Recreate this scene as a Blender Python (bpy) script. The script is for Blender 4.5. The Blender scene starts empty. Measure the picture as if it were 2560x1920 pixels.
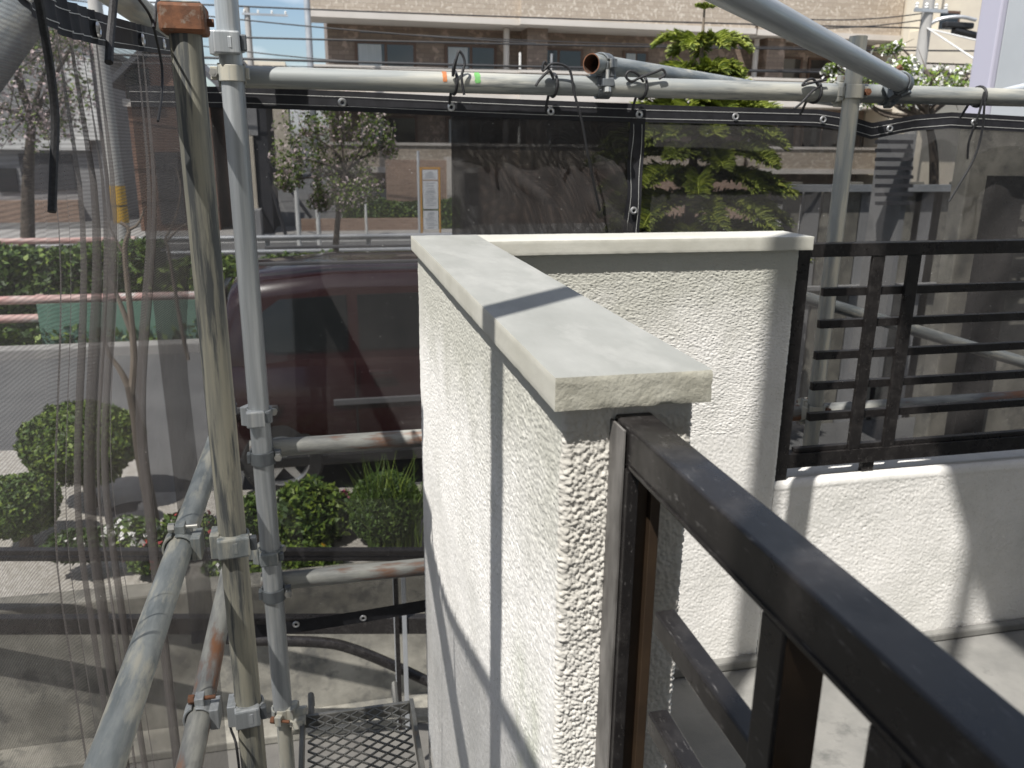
import bpy, bmesh, math, random
import numpy as np
from mathutils import Vector, Matrix

random.seed(7); np.random.seed(7)
SC = bpy.context.scene
COL = SC.collection

# ------------------------------------------------------------------ camera
# origin = the camera; +Y runs along the near parapet (away), +X along the far parapet, +Z up
FPX = 2050.0
def _axes():
    a = np.array([796-1280, -(361-960), FPX], float); a /= np.linalg.norm(a)
    d = np.array([1207-1280, -(8000-960), FPX], float); d /= np.linalg.norm(d)
    up = -d; up -= a*np.dot(up, a); up /= np.linalg.norm(up)
    x = np.cross(up, a)
    if x[0] < 0: x = -x
    return np.array([x, a, up])
AX = _axes()
def ray(u, v): return AX @ np.array([u-1280, -(v-960), FPX])/FPX
def onY(u, v, y): r = ray(u, v); return Vector(r*(y/r[1]))
def onX(u, v, x): r = ray(u, v); return Vector(r*(x/r[0]))
def onZ(u, v, z): r = ray(u, v); return Vector(r*(z/r[2]))

cam = bpy.data.cameras.new('camera'); camo = bpy.data.objects.new('camera', cam); COL.objects.link(camo)
R3 = Matrix(((AX[0][0], AX[0][1], -AX[0][2]), (AX[1][0], AX[1][1], -AX[1][2]), (AX[2][0], AX[2][1], -AX[2][2])))
camo.matrix_world = R3.to_4x4()
cam.sensor_width = 36; cam.lens = 36*FPX/2560
cam.clip_start = 0.02; cam.clip_end = 2000
cam.dof.use_dof = True; cam.dof.focus_distance = 1.25; cam.dof.aperture_fstop = 10
SC.camera = camo

# ------------------------------------------------------------------ light
EL = math.radians(58); AZX, AZY = 0.745, 0.667
LDIR = Vector((AZX*math.cos(EL), AZY*math.cos(EL), -math.sin(EL)))     # the way the light travels
W = bpy.data.worlds.new('World'); SC.world = W; W.use_nodes = True
wn, wl = W.node_tree.nodes, W.node_tree.links
bg = wn['Background']
sky = wn.new('ShaderNodeTexSky'); sky.sky_type = 'NISHITA'; sky.sun_disc = False
sky.sun_elevation = EL; sky.sun_rotation = math.atan2(-LDIR.x, -LDIR.y)
sky.air_density = 1.0; sky.dust_density = 1.2; sky.ozone_density = 1.5
tcw = wn.new('ShaderNodeTexCoord'); mpw = wn.new('ShaderNodeMapping'); mpw.inputs['Scale'].default_value = (2.2, 2.2, 5)
nzw = wn.new('ShaderNodeTexNoise'); nzw.inputs['Scale'].default_value = 2.3; nzw.inputs['Detail'].default_value = 7
crw = wn.new('ShaderNodeValToRGB'); crw.color_ramp.elements[0].position = 0.46; crw.color_ramp.elements[1].position = 0.72
mxw = wn.new('ShaderNodeMix'); mxw.data_type = 'RGBA'; mxw.inputs[7].default_value = (10.5, 10.7, 11.0, 1)
wl.new(tcw.outputs['Generated'], mpw.inputs[0]); wl.new(mpw.outputs[0], nzw.inputs['Vector'])
wl.new(nzw.outputs['Fac'], crw.inputs[0]); wl.new(crw.outputs[0], mxw.inputs[0])
wl.new(sky.outputs[0], mxw.inputs[6]); wl.new(mxw.outputs[2], bg.inputs[0])
bg.inputs[1].default_value = 0.088
sun = bpy.data.lights.new('sun', 'SUN'); sun.energy = 4.8; sun.angle = math.radians(0.53); sun.color = (1.0, 0.965, 0.91)
suno = bpy.data.objects.new('sun', sun); COL.objects.link(suno)
suno.rotation_euler = LDIR.to_track_quat('-Z', 'Y').to_euler(); suno.location = (-6, -6, 14)
vs = SC.view_settings; vs.view_transform = 'Standard'; vs.look = 'None'; vs.gamma = 1; vs.use_curve_mapping = False
vs.exposure = 0.55
SC.cycles.transparent_max_bounces = 24; SC.cycles.max_bounces = 6; SC.cycles.use_denoising = True

# ------------------------------------------------------------------ materials
MATS = {}
def nmat(name):
    m = bpy.data.materials.new(name); m.use_nodes = True
    return m, m.node_tree.nodes, m.node_tree.links, m.node_tree.nodes['Principled BSDF']
def coords(n, l, scale=(1, 1, 1)):
    t = n.new('ShaderNodeTexCoord'); mp = n.new('ShaderNodeMapping'); mp.inputs['Scale'].default_value = scale
    l.new(t.outputs['Object'], mp.inputs[0]); return mp.outputs[0]
def noise(n, l, co, scale, detail=5, rough=0.6):
    z = n.new('ShaderNodeTexNoise'); z.inputs['Scale'].default_value = scale; z.inputs['Detail'].default_value = detail
    z.inputs['Roughness'].default_value = rough; l.new(co, z.inputs['Vector']); return z.outputs['Fac']
def ramp(n, l, fac, p0, p1, c0=(0, 0, 0, 1), c1=(1, 1, 1, 1)):
    r = n.new('ShaderNodeValToRGB'); r.color_ramp.elements[0].position = p0; r.color_ramp.elements[1].position = p1
    r.color_ramp.elements[0].color = c0; r.color_ramp.elements[1].color = c1; l.new(fac, r.inputs[0]); return r.outputs[0]
def mix(n, l, fac, a, b):
    m = n.new('ShaderNodeMix'); m.data_type = 'RGBA'
    if isinstance(fac, (int, float)): m.inputs[0].default_value = fac
    else: l.new(fac, m.inputs[0])
    for i, c in ((6, a), (7, b)):
        if isinstance(c, tuple): m.inputs[i].default_value = (*c[:3], 1)
        else: l.new(c, m.inputs[i])
    return m.outputs[2]
def bump(n, l, b, h, strength, dist):
    k = n.new('ShaderNodeBump'); k.inputs['Strength'].default_value = strength; k.inputs['Distance'].default_value = dist
    l.new(h, k.inputs['Height']); l.new(k.outputs[0], b.inputs['Normal'])
def mat(name, c1, c2=None, scale=8, rough=0.6, metal=0.0, stretch=(1, 1, 1), p=(0.4, 0.6), c3=None, s3=20, p3=(0.58, 0.68), bmp=0, bscale=60, bdist=0.002, rvar=0, spec=None):
    if name in MATS: return MATS[name]
    m, n, l, b = nmat(name); co = coords(n, l, stretch)
    b.inputs['Roughness'].default_value = rough; b.inputs['Metallic'].default_value = metal
    if spec is not None: b.inputs['Specular IOR Level'].default_value = spec
    col = c1
    if c2: col = mix(n, l, ramp(n, l, noise(n, l, co, scale), *p), c1, c2)
    if c3: col = mix(n, l, ramp(n, l, noise(n, l, co, s3, 6, .65), *p3), col, c3)
    if isinstance(col, tuple): b.inputs['Base Color'].default_value = (*col[:3], 1)
    else: l.new(col, b.inputs['Base Color'])
    if bmp: bump(n, l, b, noise(n, l, co, bscale, 5), bmp, bdist)
    if rvar:
        rr = ramp(n, l, noise(n, l, co, scale*2.3, 6), .35, .7, (rough-rvar,)*3+(1,), (rough+rvar,)*3+(1,)); l.new(rr, b.inputs['Roughness'])
    MATS[name] = m; return m

galv = mat('galvanised steel', (.31, .33, .325), (.17, .19, .195), 38, .5, .25, (1, 1, .22), p=(.36, .62), c3=(.43, .42, .36), s3=30, p3=(.50, .62), bmp=.55, bscale=120, bdist=.0010, rvar=.12)
galv_new = mat('newer galvanised steel', (.45, .47, .48), (.30, .32, .33), 70, .45, .4, (1, 1, .03), p=(.36, .64), c3=(.52, .53, .52), s3=40, p3=(.54, .68), bmp=.25, bscale=120, bdist=.0006, rvar=.1)
galv_dark = mat('dark weathered steel', (.20, .22, .23), (.12, .13, .14), 16, .5, .5, (1, 1, .3), c3=(.33, .33, .31), s3=24, p3=(.58, .66), bmp=.2, bscale=80, bdist=.0008)
rustpipe = mat('rusty scaffold steel', (.33, .33, .30), (.15, .155, .155), 22, .6, .15, (1, 1, .22), p=(.40, .58), c3=(.24, .115, .06), s3=11, p3=(.50, .60), bmp=.5, bscale=90, bdist=.001)
creampipe = mat('worn cream painted pipe', (.30, .285, .225), (.19, .187, .16), 60, .75, 0, (1, 1, .07), p=(.40, .60), c3=(.075, .08, .08), s3=50, p3=(.50, .60), bmp=.6, bscale=90, bdist=.0013)
palepipe = mat('chalky painted pipe', (.46, .44, .37), (.31, .32, .30), 45, .6, .1, (1, 1, .10), p=(.46, .58), c3=(.24, .13, .09), s3=13, p3=(.64, .7), bmp=.3, bscale=60, bdist=.0008)
toppipe = mat('paint flecked pipe', (.27, .285, .28), (.50, .485, .42), 16, .55, .2, (1, 1, .10), p=(.44, .60), c3=(.17, .18, .18), s3=26, p3=(.52, .62), bmp=.4, bscale=80, bdist=.0009)
rust = mat('rusty iron', (.20, .085, .042), (.12, .055, .03), 40, .8, .1, p=(.4, .6), c3=(.26, .22, .18), s3=25, p3=(.56, .66), bmp=.5, bscale=150, bdist=.001)
rustdark = mat('dark rust', (.10, .045, .025), (.05, .03, .02), 60, .85, bmp=.4, bscale=120, bdist=.001)
bolt = mat('zinc bolt', (.55, .54, .5), None, rough=.35, metal=.7)
orange = mat('orange marker paint', (.55, .19, .05), (.40, .14, .06), 60, .7)
green_paint = mat('green marker paint', (.16, .42, .12), (.10, .30, .09), 60, .7)
black_cord = mat('black cord', (.012, .012, .014), (.03, .03, .032), 300, .6, bmp=.5, bscale=500, bdist=.0006)
white_fleck = mat('pale stitching', (.55, .55, .53), None, rough=.8)
hem_mat = mat('black hem fabric', (.008, .008, .011), (.016, .016, .02), 40, .65, bmp=.3, bscale=400, bdist=.0005)
eyelet_mat = mat('aluminium eyelet', (.62, .62, .62), None, rough=.3, metal=.8)

def sheet_mat(name, col, cover, dust, weave=(('Z', 60, .10, .6, 1.0),)):
    m, n, l, b = nmat(name); co = coords(n, l)
    out = n['Material Output']
    b.inputs['Roughness'].default_value = .75
    c = mix(n, l, ramp(n, l, noise(n, l, co, 6, 6), .35, .7), col, dust)
    sp = ramp(n, l, noise(n, l, co, 190, 2, .5), .74, .80)
    c = mix(n, l, sp, c, (.55, .54, .52)); l.new(c, b.inputs['Base Color'])
    tr = n.new('ShaderNodeBsdfTransparent'); ms = n.new('ShaderNodeMixShader')
    # woven coverage: warp and weft threads, plus uneven dust filling the holes
    a = ramp(n, l, noise(n, l, co, 3.5, 5), .3, .75, (cover-.05,)*3+(1,), (cover+.07,)*3+(1,))
    for ax, sc, amp, dis, ds in weave:
        wv = n.new('ShaderNodeTexWave'); wv.wave_type = 'BANDS'; wv.bands_direction = ax; wv.inputs['Scale'].default_value = sc
        wv.inputs['Distortion'].default_value = dis; wv.inputs['Detail Scale'].default_value = ds; wv.inputs['Detail'].default_value = 1; l.new(co, wv.inputs['Vector'])
        w0 = n.new('ShaderNodeMath'); w0.operation = 'SUBTRACT'; l.new(wv.outputs['Fac'], w0.inputs[0]); w0.inputs[1].default_value = .5
        w = n.new('ShaderNodeMath'); w.operation = 'MULTIPLY_ADD'; l.new(w0.outputs[0], w.inputs[0]); w.inputs[1].default_value = amp; l.new(a, w.inputs[2]); a = w.outputs[0]
    mx = n.new('ShaderNodeMath'); mx.operation = 'MAXIMUM'; mx.use_clamp = True; l.new(a, mx.inputs[0])
    s2 = n.new('ShaderNodeMath'); s2.operation = 'MULTIPLY'; l.new(sp, s2.inputs[0]); s2.inputs[1].default_value = .8; l.new(s2.outputs[0], mx.inputs[1])
    l.new(mx.outputs[0], ms.inputs[0]); l.new(tr.outputs[0], ms.inputs[1]); l.new(b.outputs[0], ms.inputs[2]); l.new(ms.outputs[0], out.inputs[0])
    MATS[name] = m; return m
net_grey = sheet_mat('grey brown safety net', (.105, .092, .086), .58, (.150, .135, .127), (('Z', 62, .16, .6, 1.0),))
net_black = sheet_mat('black safety net', (.015, .014, .0145), .68, (.036, .033, .032), (('X', 128, .50, 0, 1.0),))
net_black2 = sheet_mat('second black safety net', (.017, .016, .0165), .68, (.042, .039, .038), (('X', 117, .50, 5.0, .07),))

def stucco_mat(name, stain=True):
    m, n, l, b = nmat(name); co = coords(n, l)
    b.inputs['Roughness'].default_value = .9
    sx = n.new('ShaderNodeSeparateXYZ'); l.new(co, sx.inputs[0])
    nz = noise(n, l, co, 7, 5)
    grime = ramp(n, l, noise(n, l, co, 4.5, 6, .65), .45, .68)
    col = mix(n, l, grime, (.78, .765, .735), (.66, .65, .615))
    if stain:
        # fresh grey mortar skim that runs unevenly down from the coping
        mr = n.new('ShaderNodeMapRange'); mr.inputs[1].default_value = -.48; mr.inputs[2].default_value = -.31
        ad = n.new('ShaderNodeMath'); ad.operation = 'MULTIPLY_ADD'; l.new(nz, ad.inputs[0]); ad.inputs[1].default_value = .28; ad.inputs[2].default_value = -.14
        a2 = n.new('ShaderNodeMath'); a2.operation = 'ADD'; l.new(sx.outputs[2], a2.inputs[0]); l.new(ad.outputs[0], a2.inputs[1])
        l.new(a2.outputs[0], mr.inputs[0])
        col = mix(n, l, mr.outputs[0], col, (.50, .495, .44))
        # greenish patch left on the outer face low down by the corner
        my = n.new('ShaderNodeMapRange'); my.inputs[1].default_value = .93; my.inputs[2].default_value = .84; my.interpolation_type = 'SMOOTHSTEP'
        l.new(sx.outputs[1], my.inputs[0])
        mz = n.new('ShaderNodeMapRange'); mz.inputs[1].default_value = -.52; mz.inputs[2].default_value = -.66; mz.interpolation_type = 'SMOOTHSTEP'; l.new(sx.outputs[2], mz.inputs[0])
        m3 = n.new('ShaderNodeMapRange'); m3.inputs[1].default_value = .735; m3.inputs[2].default_value = .79; m3.interpolation_type = 'SMOOTHSTEP'; l.new(sx.outputs[1], m3.inputs[0])
        q1 = n.new('ShaderNodeMath'); q1.operation = 'MULTIPLY'; l.new(my.outputs[0], q1.inputs[0]); l.new(mz.outputs[0], q1.inputs[1])
        q2 = n.new('ShaderNodeMath'); q2.operation = 'MULTIPLY'; l.new(q1.outputs[0], q2.inputs[0]); l.new(m3.outputs[0], q2.inputs[1])
        q3 = n.new('ShaderNodeMath'); q3.operation = 'MULTIPLY'; l.new(q2.outputs[0], q3.inputs[0]); l.new(ramp(n, l, noise(n, l, co, 14, 6), .36, .56), q3.inputs[1])
        col = mix(n, l, q3.outputs[0], col, (.52, .53, .46))
    if stain:
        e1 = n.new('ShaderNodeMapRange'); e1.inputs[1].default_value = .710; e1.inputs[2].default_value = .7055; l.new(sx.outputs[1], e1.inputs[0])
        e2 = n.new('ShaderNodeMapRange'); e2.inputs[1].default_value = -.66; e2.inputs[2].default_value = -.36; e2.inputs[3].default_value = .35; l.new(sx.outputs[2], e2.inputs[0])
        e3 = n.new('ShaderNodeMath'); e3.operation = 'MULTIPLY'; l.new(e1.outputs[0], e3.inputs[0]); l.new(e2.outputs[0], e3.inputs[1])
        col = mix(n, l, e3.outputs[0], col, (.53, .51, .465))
    spk = ramp(n, l, noise(n, l, co, 260, 3), .30, .36)
    col = mix(n, l, spk, (.46, .44, .40), col)
    l.new(col, b.inputs['Base Color'])
    bump(n, l, b, noise(n, l, co, 420, 4), .45, .0012)
    MATS[name] = m; return m
stucco = stucco_mat('white rough stucco')
mortar_scar = mat('bare mortar scar', (.36, .33, .28), (.46, .43, .37), 60, .95, bmp=.5, bscale=300, bdist=.001)
coping_mat = mat('smooth mortar coping', (.245, .25, .232), (.315, .318, .30), 12, .75, 0, (1, .4, 1), p=(.30, .70), c3=(.36, .36, .34), s3=14, p3=(.50, .74), bmp=.3, bscale=160, bdist=.0008)
coping_pale = mat('pale mortar coping', (.46, .455, .41), (.54, .535, .49), 7, .75, 0, (.5, 1, 1), p=(.38, .62), bmp=.25, bscale=160, bdist=.0008)
coping_side = mat('mortar coping side', (.46, .45, .39), (.53, .52, .46), 9, .8, 0, p=(.36, .64), bmp=.35, bscale=160, bdist=.0008)
coping_end = mat('raw mortar end', (.34, .33, .275), (.41, .40, .34), 30, .9, 0, bmp=.8, bscale=170, bdist=.0016)

def alu_mat():
    m, n, l, b = nmat('dark bronze aluminium'); co = coords(n, l)
    d = ramp(n, l, noise(n, l, co, 26, 7, .7), .50, .78)
    s = ramp(n, l, noise(n, l, coords(n, l, (60, 8, 30)), 5, 6, .7), .60, .72)
    sp = ramp(n, l, noise(n, l, co, 330, 2), .76, .80)
    col = mix(n, l, d, (.014, .0126, .0124), (.040, .037, .0355)); col = mix(n, l, s, col, (.13, .125, .12)); col = mix(n, l, sp, col, (.30, .29, .27))
    l.new(col, b.inputs['Base Color'])
    b.inputs['Metallic'].default_value = .0; b.inputs['Specular IOR Level'].default_value = .42
    rr = ramp(n, l, noise(n, l, co, 30, 6), .35, .7, (.24,)*3+(1,), (.42,)*3+(1,)); l.new(rr, b.inputs['Roughness'])
    MATS['alu'] = m; return m
alu = alu_mat()
alu_brown = mat('brown anodised channel', (.055, .036, .022), (.042, .028, .018), 12, .38, .3)
alu_dust = mat('dusty aluminium flange', (.07, .066, .062), (.22, .21, .20), 30, .6, .1, (1, 1, .3), p=(.4, .7))

conc = mat('concrete', (.29, .275, .235), (.16, .152, .13), 4.2, .9, 0, p=(.36, .62), c3=(.11, .107, .097), s3=7, p3=(.52, .66), bmp=.4, bscale=50, bdist=.004)
conc_dark = mat('stained dark concrete', (.095, .09, .083), (.13, .124, .112), 3, .9, 0, p=(.38, .62), c3=(.10, .097, .09), s3=5, p3=(.55, .68), bmp=.4, bscale=60, bdist=.003)
floor_mat = mat('balcony concrete floor', (.17, .168, .158), (.225, .22, .205), 5, .85, 0, p=(.4, .62), c3=(.12, .12, .113), s3=9, p3=(.58, .72), bmp=.35, bscale=180, bdist=.002)
asphalt = mat('asphalt', (.11, .11, .11), (.14, .14, .138), 1.1, .9, 0, c3=(.18, .18, .175), s3=40, p3=(.56, .66), bmp=.5, bscale=90, bdist=.006)
earth = mat('earth', (.10, .085, .06), (.15, .13, .10), 4, .95, bmp=.5, bscale=30, bdist=.01)
gravel_mat = mat('pale gravel', (.55, .52, .47), (.42, .39, .34), 28, .95, 0, p=(.4, .6), c3=(.62, .59, .53), s3=60, p3=(.55, .66), bmp=.9, bscale=60, bdist=.02)
pavement_mat = mat('pavement', (.30, .29, .28), (.36, .35, .33), 3, .9)
leafA = mat('leaf mid green', (.075, .135, .022), (.11, .175, .030), 3, .55)
leafB = mat('leaf dark green', (.038, .075, .016), (.055, .10, .022), 3, .55)
leafC = mat('leaf yellow green', (.19, .26, .035), (.15, .22, .030), 3, .55)
pineA = mat('pine fresh green', (.33, .37, .07), (.25, .30, .055), 5, .5)
pineB = mat('pine green', (.13, .18, .04), (.18, .22, .045), 5, .5)
petal = mat('pale pink petals', (.58, .45, .45), (.66, .56, .55), 3, .7)
white_petal = mat('white petals', (.75, .74, .71), None, rough=.7)
red_petal = mat('red petals', (.55, .05, .04), (.50, .10, .12), 5, .6)
pink_petal = mat('pink petals', (.60, .14, .32), None, rough=.6)
yellow_petal = mat('yellow petals', (.70, .48, .04), None, rough=.6)
bark = mat('grey brown bark', (.16, .125, .095), (.24, .20, .16), 12, .9, 0, (1, 1, .3), bmp=.6, bscale=30, bdist=.01)
bark_dark = mat('dark bark', (.07, .055, .045), (.11, .09, .07), 12, .9, 0, (1, 1, .3), bmp=.6, bscale=30, bdist=.01)

def tile_mat(name, c1, c2, mortar, bw, bh, extra=None, ax='xz'):
    m, n, l, b = nmat(name); t = n.new('ShaderNodeTexCoord'); mp = n.new('ShaderNodeMapping')
    mp.inputs['Rotation'].default_value = (math.radians(90), 0, 0) if ax == 'xz' else (math.radians(90), 0, math.radians(90))
    l.new(t.outputs['Object'], mp.inputs[0])
    br = n.new('ShaderNodeTexBrick'); br.inputs['Color1'].default_value = (*c1, 1); br.inputs['Color2'].default_value = (*c2, 1); br.inputs['Mortar'].default_value = (*mortar, 1)
    br.inputs['Scale'].default_value = 1; br.inputs['Brick Width'].default_value = bw; br.inputs['Row Height'].default_value = bh; br.inputs['Mortar Size'].default_value = bh*.07; br.inputs['Bias'].default_value = -.1
    l.new(mp.outputs[0], br.inputs['Vector']); col = br.outputs['Color']
    if extra: col = mix(n, l, ramp(n, l, noise(n, l, t.outputs['Object'], extra[1], 3), .56, .63), col, extra[0])
    l.new(col, b.inputs['Base Color']); b.inputs['Roughness'].default_value = .6
    MATS[name] = m; return m
tile_tan = tile_mat('tan facade tile', (.36, .30, .235), (.43, .365, .295), (.30, .25, .20), .46, .18, ((.56, .50, .42), 7.5))
tile_brown = tile_mat('brown recess tile', (.17, .125, .095), (.23, .175, .135), (.13, .10, .08), .46, .18, ((.33, .25, .2), 2.6))
brick_mat = tile_mat('brown garden brick', (.31, .21, .155), (.24, .155, .115), (.36, .30, .25), .24, .075)
ledge_mat = mat('pale render ledge', (.55, .51, .465), (.49, .455, .41), .5, .8)
soffit_mat = mat('soffit render', (.60, .575, .54), None, rough=.85)
beige = mat('beige render', (.62, .56, .45), (.56, .50, .41), .6, .85)
brown_wall = mat('brown house render', (.20, .115, .08), (.16, .095, .07), 1.2, .85)
grey_wall = mat('grey house render', (.30, .30, .30), (.24, .24, .245), 1.0, .85)
dark_wall = mat('charcoal cladding', (.035, .036, .042), (.05, .05, .056), 1, .7)
slate = mat('dark roof tile', (.06, .062, .07), (.09, .09, .095), 2, .6)
window_frame = mat('bronze window frame', (.10, .055, .035), None, rough=.5)
glass = mat('window glass', (.012, .014, .018), None, rough=.06, spec=.8)
curtain = mat('pale curtain', (.42, .45, .46), (.34, .37, .38), 4, .9, 0, (8, 1, .2))
white_paint = mat('white paint', (.72, .72, .70), (.62, .62, .60), 2, .6)
steel_white = mat('pale grey coated steel', (.50, .53, .56), (.46, .49, .52), 1.5, .45)
lavender = mat('pale lavender trim', (.43, .42, .50), None, rough=.5)
pink_rail = mat('faded pink rail paint', (.52, .30, .27), (.60, .44, .40), 2.2, .6, 0, (1, 3, 3), c3=(.55, .53, .50), s3=3, p3=(.55, .64))
white_rail = mat('galvanised rail tube', (.52, .53, .54), (.38, .40, .42), 1.6, .4, .5)
con_pole = mat('concrete pole', (.40, .39, .37), (.33, .32, .305), 2, .85, 0, (1, 1, .3))
yellow = mat('yellow band', (.60, .35, .02), (.50, .29, .02), 4, .6)
black = mat('black plastic', (.015, .015, .016), None, rough=.5)
cable_mat = mat('black cable', (.02, .02, .022), None, rough=.6)
red_paint = mat('dark red car paint', (.022, .002, .003), None, rough=.22, spec=.7)
MATS['dark red car paint'].node_tree.nodes['Principled BSDF'].inputs['Coat Weight'].default_value = .8
tyre_mat = mat('tyre rubber', (.018, .018, .018), (.03, .03, .03), 20, .85)
rim_mat = mat('alloy rim', (.60, .61, .62), None, rough=.28, metal=.85)
lens_red = mat('red lamp lens', (.45, .008, .008), None, rough=.12)
grey_trim = mat('grey trim', (.11, .11, .115), None, rough=.5)
carglass = mat('tinted car glass', (.010, .013, .014), None, rough=.05, spec=.8)
net_green = mat('green mesh panel', (.10, .20, .15), (.13, .24, .18), 8, .8)
paper = mat('printed notice', (.66, .68, .70), (.60, .62, .64), 3, .6)
ink = mat('grey print', (.20, .22, .25), None, rough=.7)
orange_frame = mat('ochre frame paint', (.52, .27, .05), None, rough=.55)
expanded = mat('galvanised expanded metal', (.20, .195, .18), (.13, .13, .12), 14, .55, .4, c3=(.22, .15, .09), s3=9, p3=(.62, .7))

# ------------------------------------------------------------------ mesh helpers
class MB:
    def __init__(s): s.v = []; s.f = []; s.m = []
    def add(s, vs, fs, mi=0):
        k = len(s.v); s.v += [tuple(v) for v in vs]; s.f += [tuple(i+k for i in f) for f in fs]; s.m += [mi]*len(fs); return s
    def box(s, a, b, mi=0, mtx=None):
        x0, y0, z0 = a; x1, y1, z1 = b
        vs = [Vector((x, y, z)) for z in (z0, z1) for x, y in ((x0, y0), (x1, y0), (x1, y1), (x0, y1))]
        if mtx: vs = [mtx @ v for v in vs]
        return s.add(vs, [(3, 2, 1, 0), (4, 5, 6, 7), (0, 1, 5, 4), (1, 2, 6, 5), (2, 3, 7, 6), (3, 0, 4, 7)], mi)
    def bar(s, a, b, w, h, mi=0, up=Vector((0, 0, 1))):
        a, b = Vector(a), Vector(b); d = (b-a).normalized(); sd = d.cross(up).normalized(); u = sd.cross(d)
        vs = [p + sd*i*w/2 + u*j*h/2 for p in (a, b) for i, j in ((-1, -1), (1, -1), (1, 1), (-1, 1))]
        return s.add(vs, [(3, 2, 1, 0), (4, 5, 6, 7), (0, 1, 5, 4), (1, 2, 6, 5), (2, 3, 7, 6), (3, 0, 4, 7)], mi)
    def tube(s, pts, r, seg=10, mi=0, caps=True):
        pts = [Vector(p) for p in pts]; n = len(pts); rs = r if isinstance(r, (list, tuple)) else [r]*n
        rings = []; prev = None
        for i, p in enumerate(pts):
            d = (pts[min(i+1, n-1)]-pts[max(i-1, 0)]).normalized()
            if prev is None:
                ref = Vector((0, 0, 1)) if abs(d.z) < .9 else Vector((1, 0, 0)); e1 = d.cross(ref).normalized()
            else:
                e1 = (prev-d*prev.dot(d)).normalized()
            prev = e1; e2 = d.cross(e1)
            rings.append([p+(e1*math.cos(t)+e2*math.sin(t))*rs[i] for t in [2*math.pi*k/seg for k in range(seg)]])
        vs = [v for g in rings for v in g]; fs = []
        for i in range(n-1):
            for k in range(seg):
                a = i*seg+k; b = i*seg+(k+1) % seg; fs.append((a, b, b+seg, a+seg))
        if caps: fs.append(tuple(range(seg-1, -1, -1))); fs.append(tuple((n-1)*seg+k for k in range(seg)))
        return s.add(vs, fs, mi)
    def prism(s, poly, y0, y1, mi=0, axis='y'):
        n = len(poly)
        f = (lambda p, y: (p[0], y, p[1])) if axis == 'y' else ((lambda p, y: (y, p[0], p[1])) if axis == 'x' else (lambda p, y: (p[0], p[1], y)))
        vs = [f(p, y0) for p in poly]+[f(p, y1) for p in poly]
        fs = [tuple(range(n)), tuple(range(2*n-1, n-1, -1))]+[(i, i+n, (i+1) % n+n, (i+1) % n) for i in range(n)]
        return s.add(vs, fs, mi)
    def lathe(s, prof, seg=24, mi=0, mtx=None):
        vs = []
        for r, z in prof:
            for k in range(seg):
                t = 2*math.pi*k/seg; p = Vector((r*math.cos(t), r*math.sin(t), z)); vs.append(mtx @ p if mtx else p)
        n = len(prof); fs = []
        for i in range(n-1):
            for k in range(seg):
                a = i*seg+k; b = i*seg+(k+1) % seg; fs.append((a, b, b+seg, a+seg))
        return s.add(vs, fs, mi)
    def build(s, name, mats, parent=None, smooth=False, loc=None, bevel=0, fixn=True):
        me = bpy.data.meshes.new(name); me.from_pydata(s.v, [], s.f)
        if not isinstance(mats, (list, tuple)): mats = [mats]
        for m in mats: me.materials.append(m)
        me.polygons.foreach_set('material_index', s.m)
        if fixn:
            bm = bmesh.new(); bm.from_mesh(me); bmesh.ops.recalc_face_normals(bm, faces=bm.faces)
            if bevel:
                es = [e for e in bm.edges if len(e.link_faces) == 2 and e.calc_face_angle(0) > .5]
                bmesh.ops.bevel(bm, geom=es, offset=bevel, segments=2, affect='EDGES', profile=.5, clamp_overlap=True)
            bm.to_mesh(me); bm.free()
        if smooth:
            me.polygons.foreach_set('use_smooth', [True]*len(me.polygons))
            try: me.set_sharp_from_angle(angle=math.radians(40))
            except Exception: pass
        me.update()
        o = bpy.data.objects.new(name, me); COL.objects.link(o)
        if parent: o.parent = parent
        if loc: o.location = loc
        return o
def empty(name, loc=(0, 0, 0)):
    o = bpy.data.objects.new(name, None); o.empty_display_size = .05; COL.objects.link(o); o.location = loc; return o
def tag(o, label, cat, group=None, kind=None):
    o['label'] = label; o['category'] = cat
    if group: o['group'] = group
    if kind: o['kind'] = kind
    return o
def struct(o): o['kind'] = 'structure'; return o
def frame_to(a, b):
    d = (Vector(b)-Vector(a)); q = d.to_track_quat('Z', 'Y'); return Matrix.Translation(a) @ q.to_matrix().to_4x4(), d.length
def catmull(pts, n=8):
    pts = [Vector(p) for p in pts]; P = [pts[0]*2-pts[1]]+pts+[pts[-1]*2-pts[-2]]; out = []
    for i in range(1, len(P)-2):
        for k in range(n):
            t = k/n; a, b, c, d = P[i-1], P[i], P[i+1], P[i+2]
            out.append(.5*((2*b)+(c-a)*t+(2*a-5*b+4*c-d)*t*t+(3*b-a-3*c+d)*t**3))
    out.append(pts[-1]); return out
def grid(name, fn, us, vs, m, parent=None, smooth=True):
    U, V = np.meshgrid(us, vs, indexing='ij'); X, Y, Z = fn(U, V); nu, nv = U.shape
    vv = np.stack([X, Y, Z], -1).reshape(-1, 3)
    i = np.arange(nu-1)[:, None]*nv+np.arange(nv-1)[None, :]
    f = np.stack([i, i+nv, i+nv+1, i+1], -1).reshape(-1, 4)
    me = bpy.data.meshes.new(name)
    me.vertices.add(len(vv)); me.vertices.foreach_set('co', vv.astype(np.float32).ravel())
    me.loops.add(f.size); me.loops.foreach_set('vertex_index', f.astype(np.int32).ravel())
    me.polygons.add(len(f)); me.polygons.foreach_set('loop_start', np.arange(0, f.size, 4, dtype=np.int32))
    me.polygons.foreach_set('use_smooth', np.full(len(f), smooth)); me.update(calc_edges=True); me.validate()
    if not isinstance(m, (list, tuple)): m = [m]
    for k in m: me.materials.append(k)
    o = bpy.data.objects.new(name, me); COL.objects.link(o)
    if parent: o.parent = parent
    return o
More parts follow.
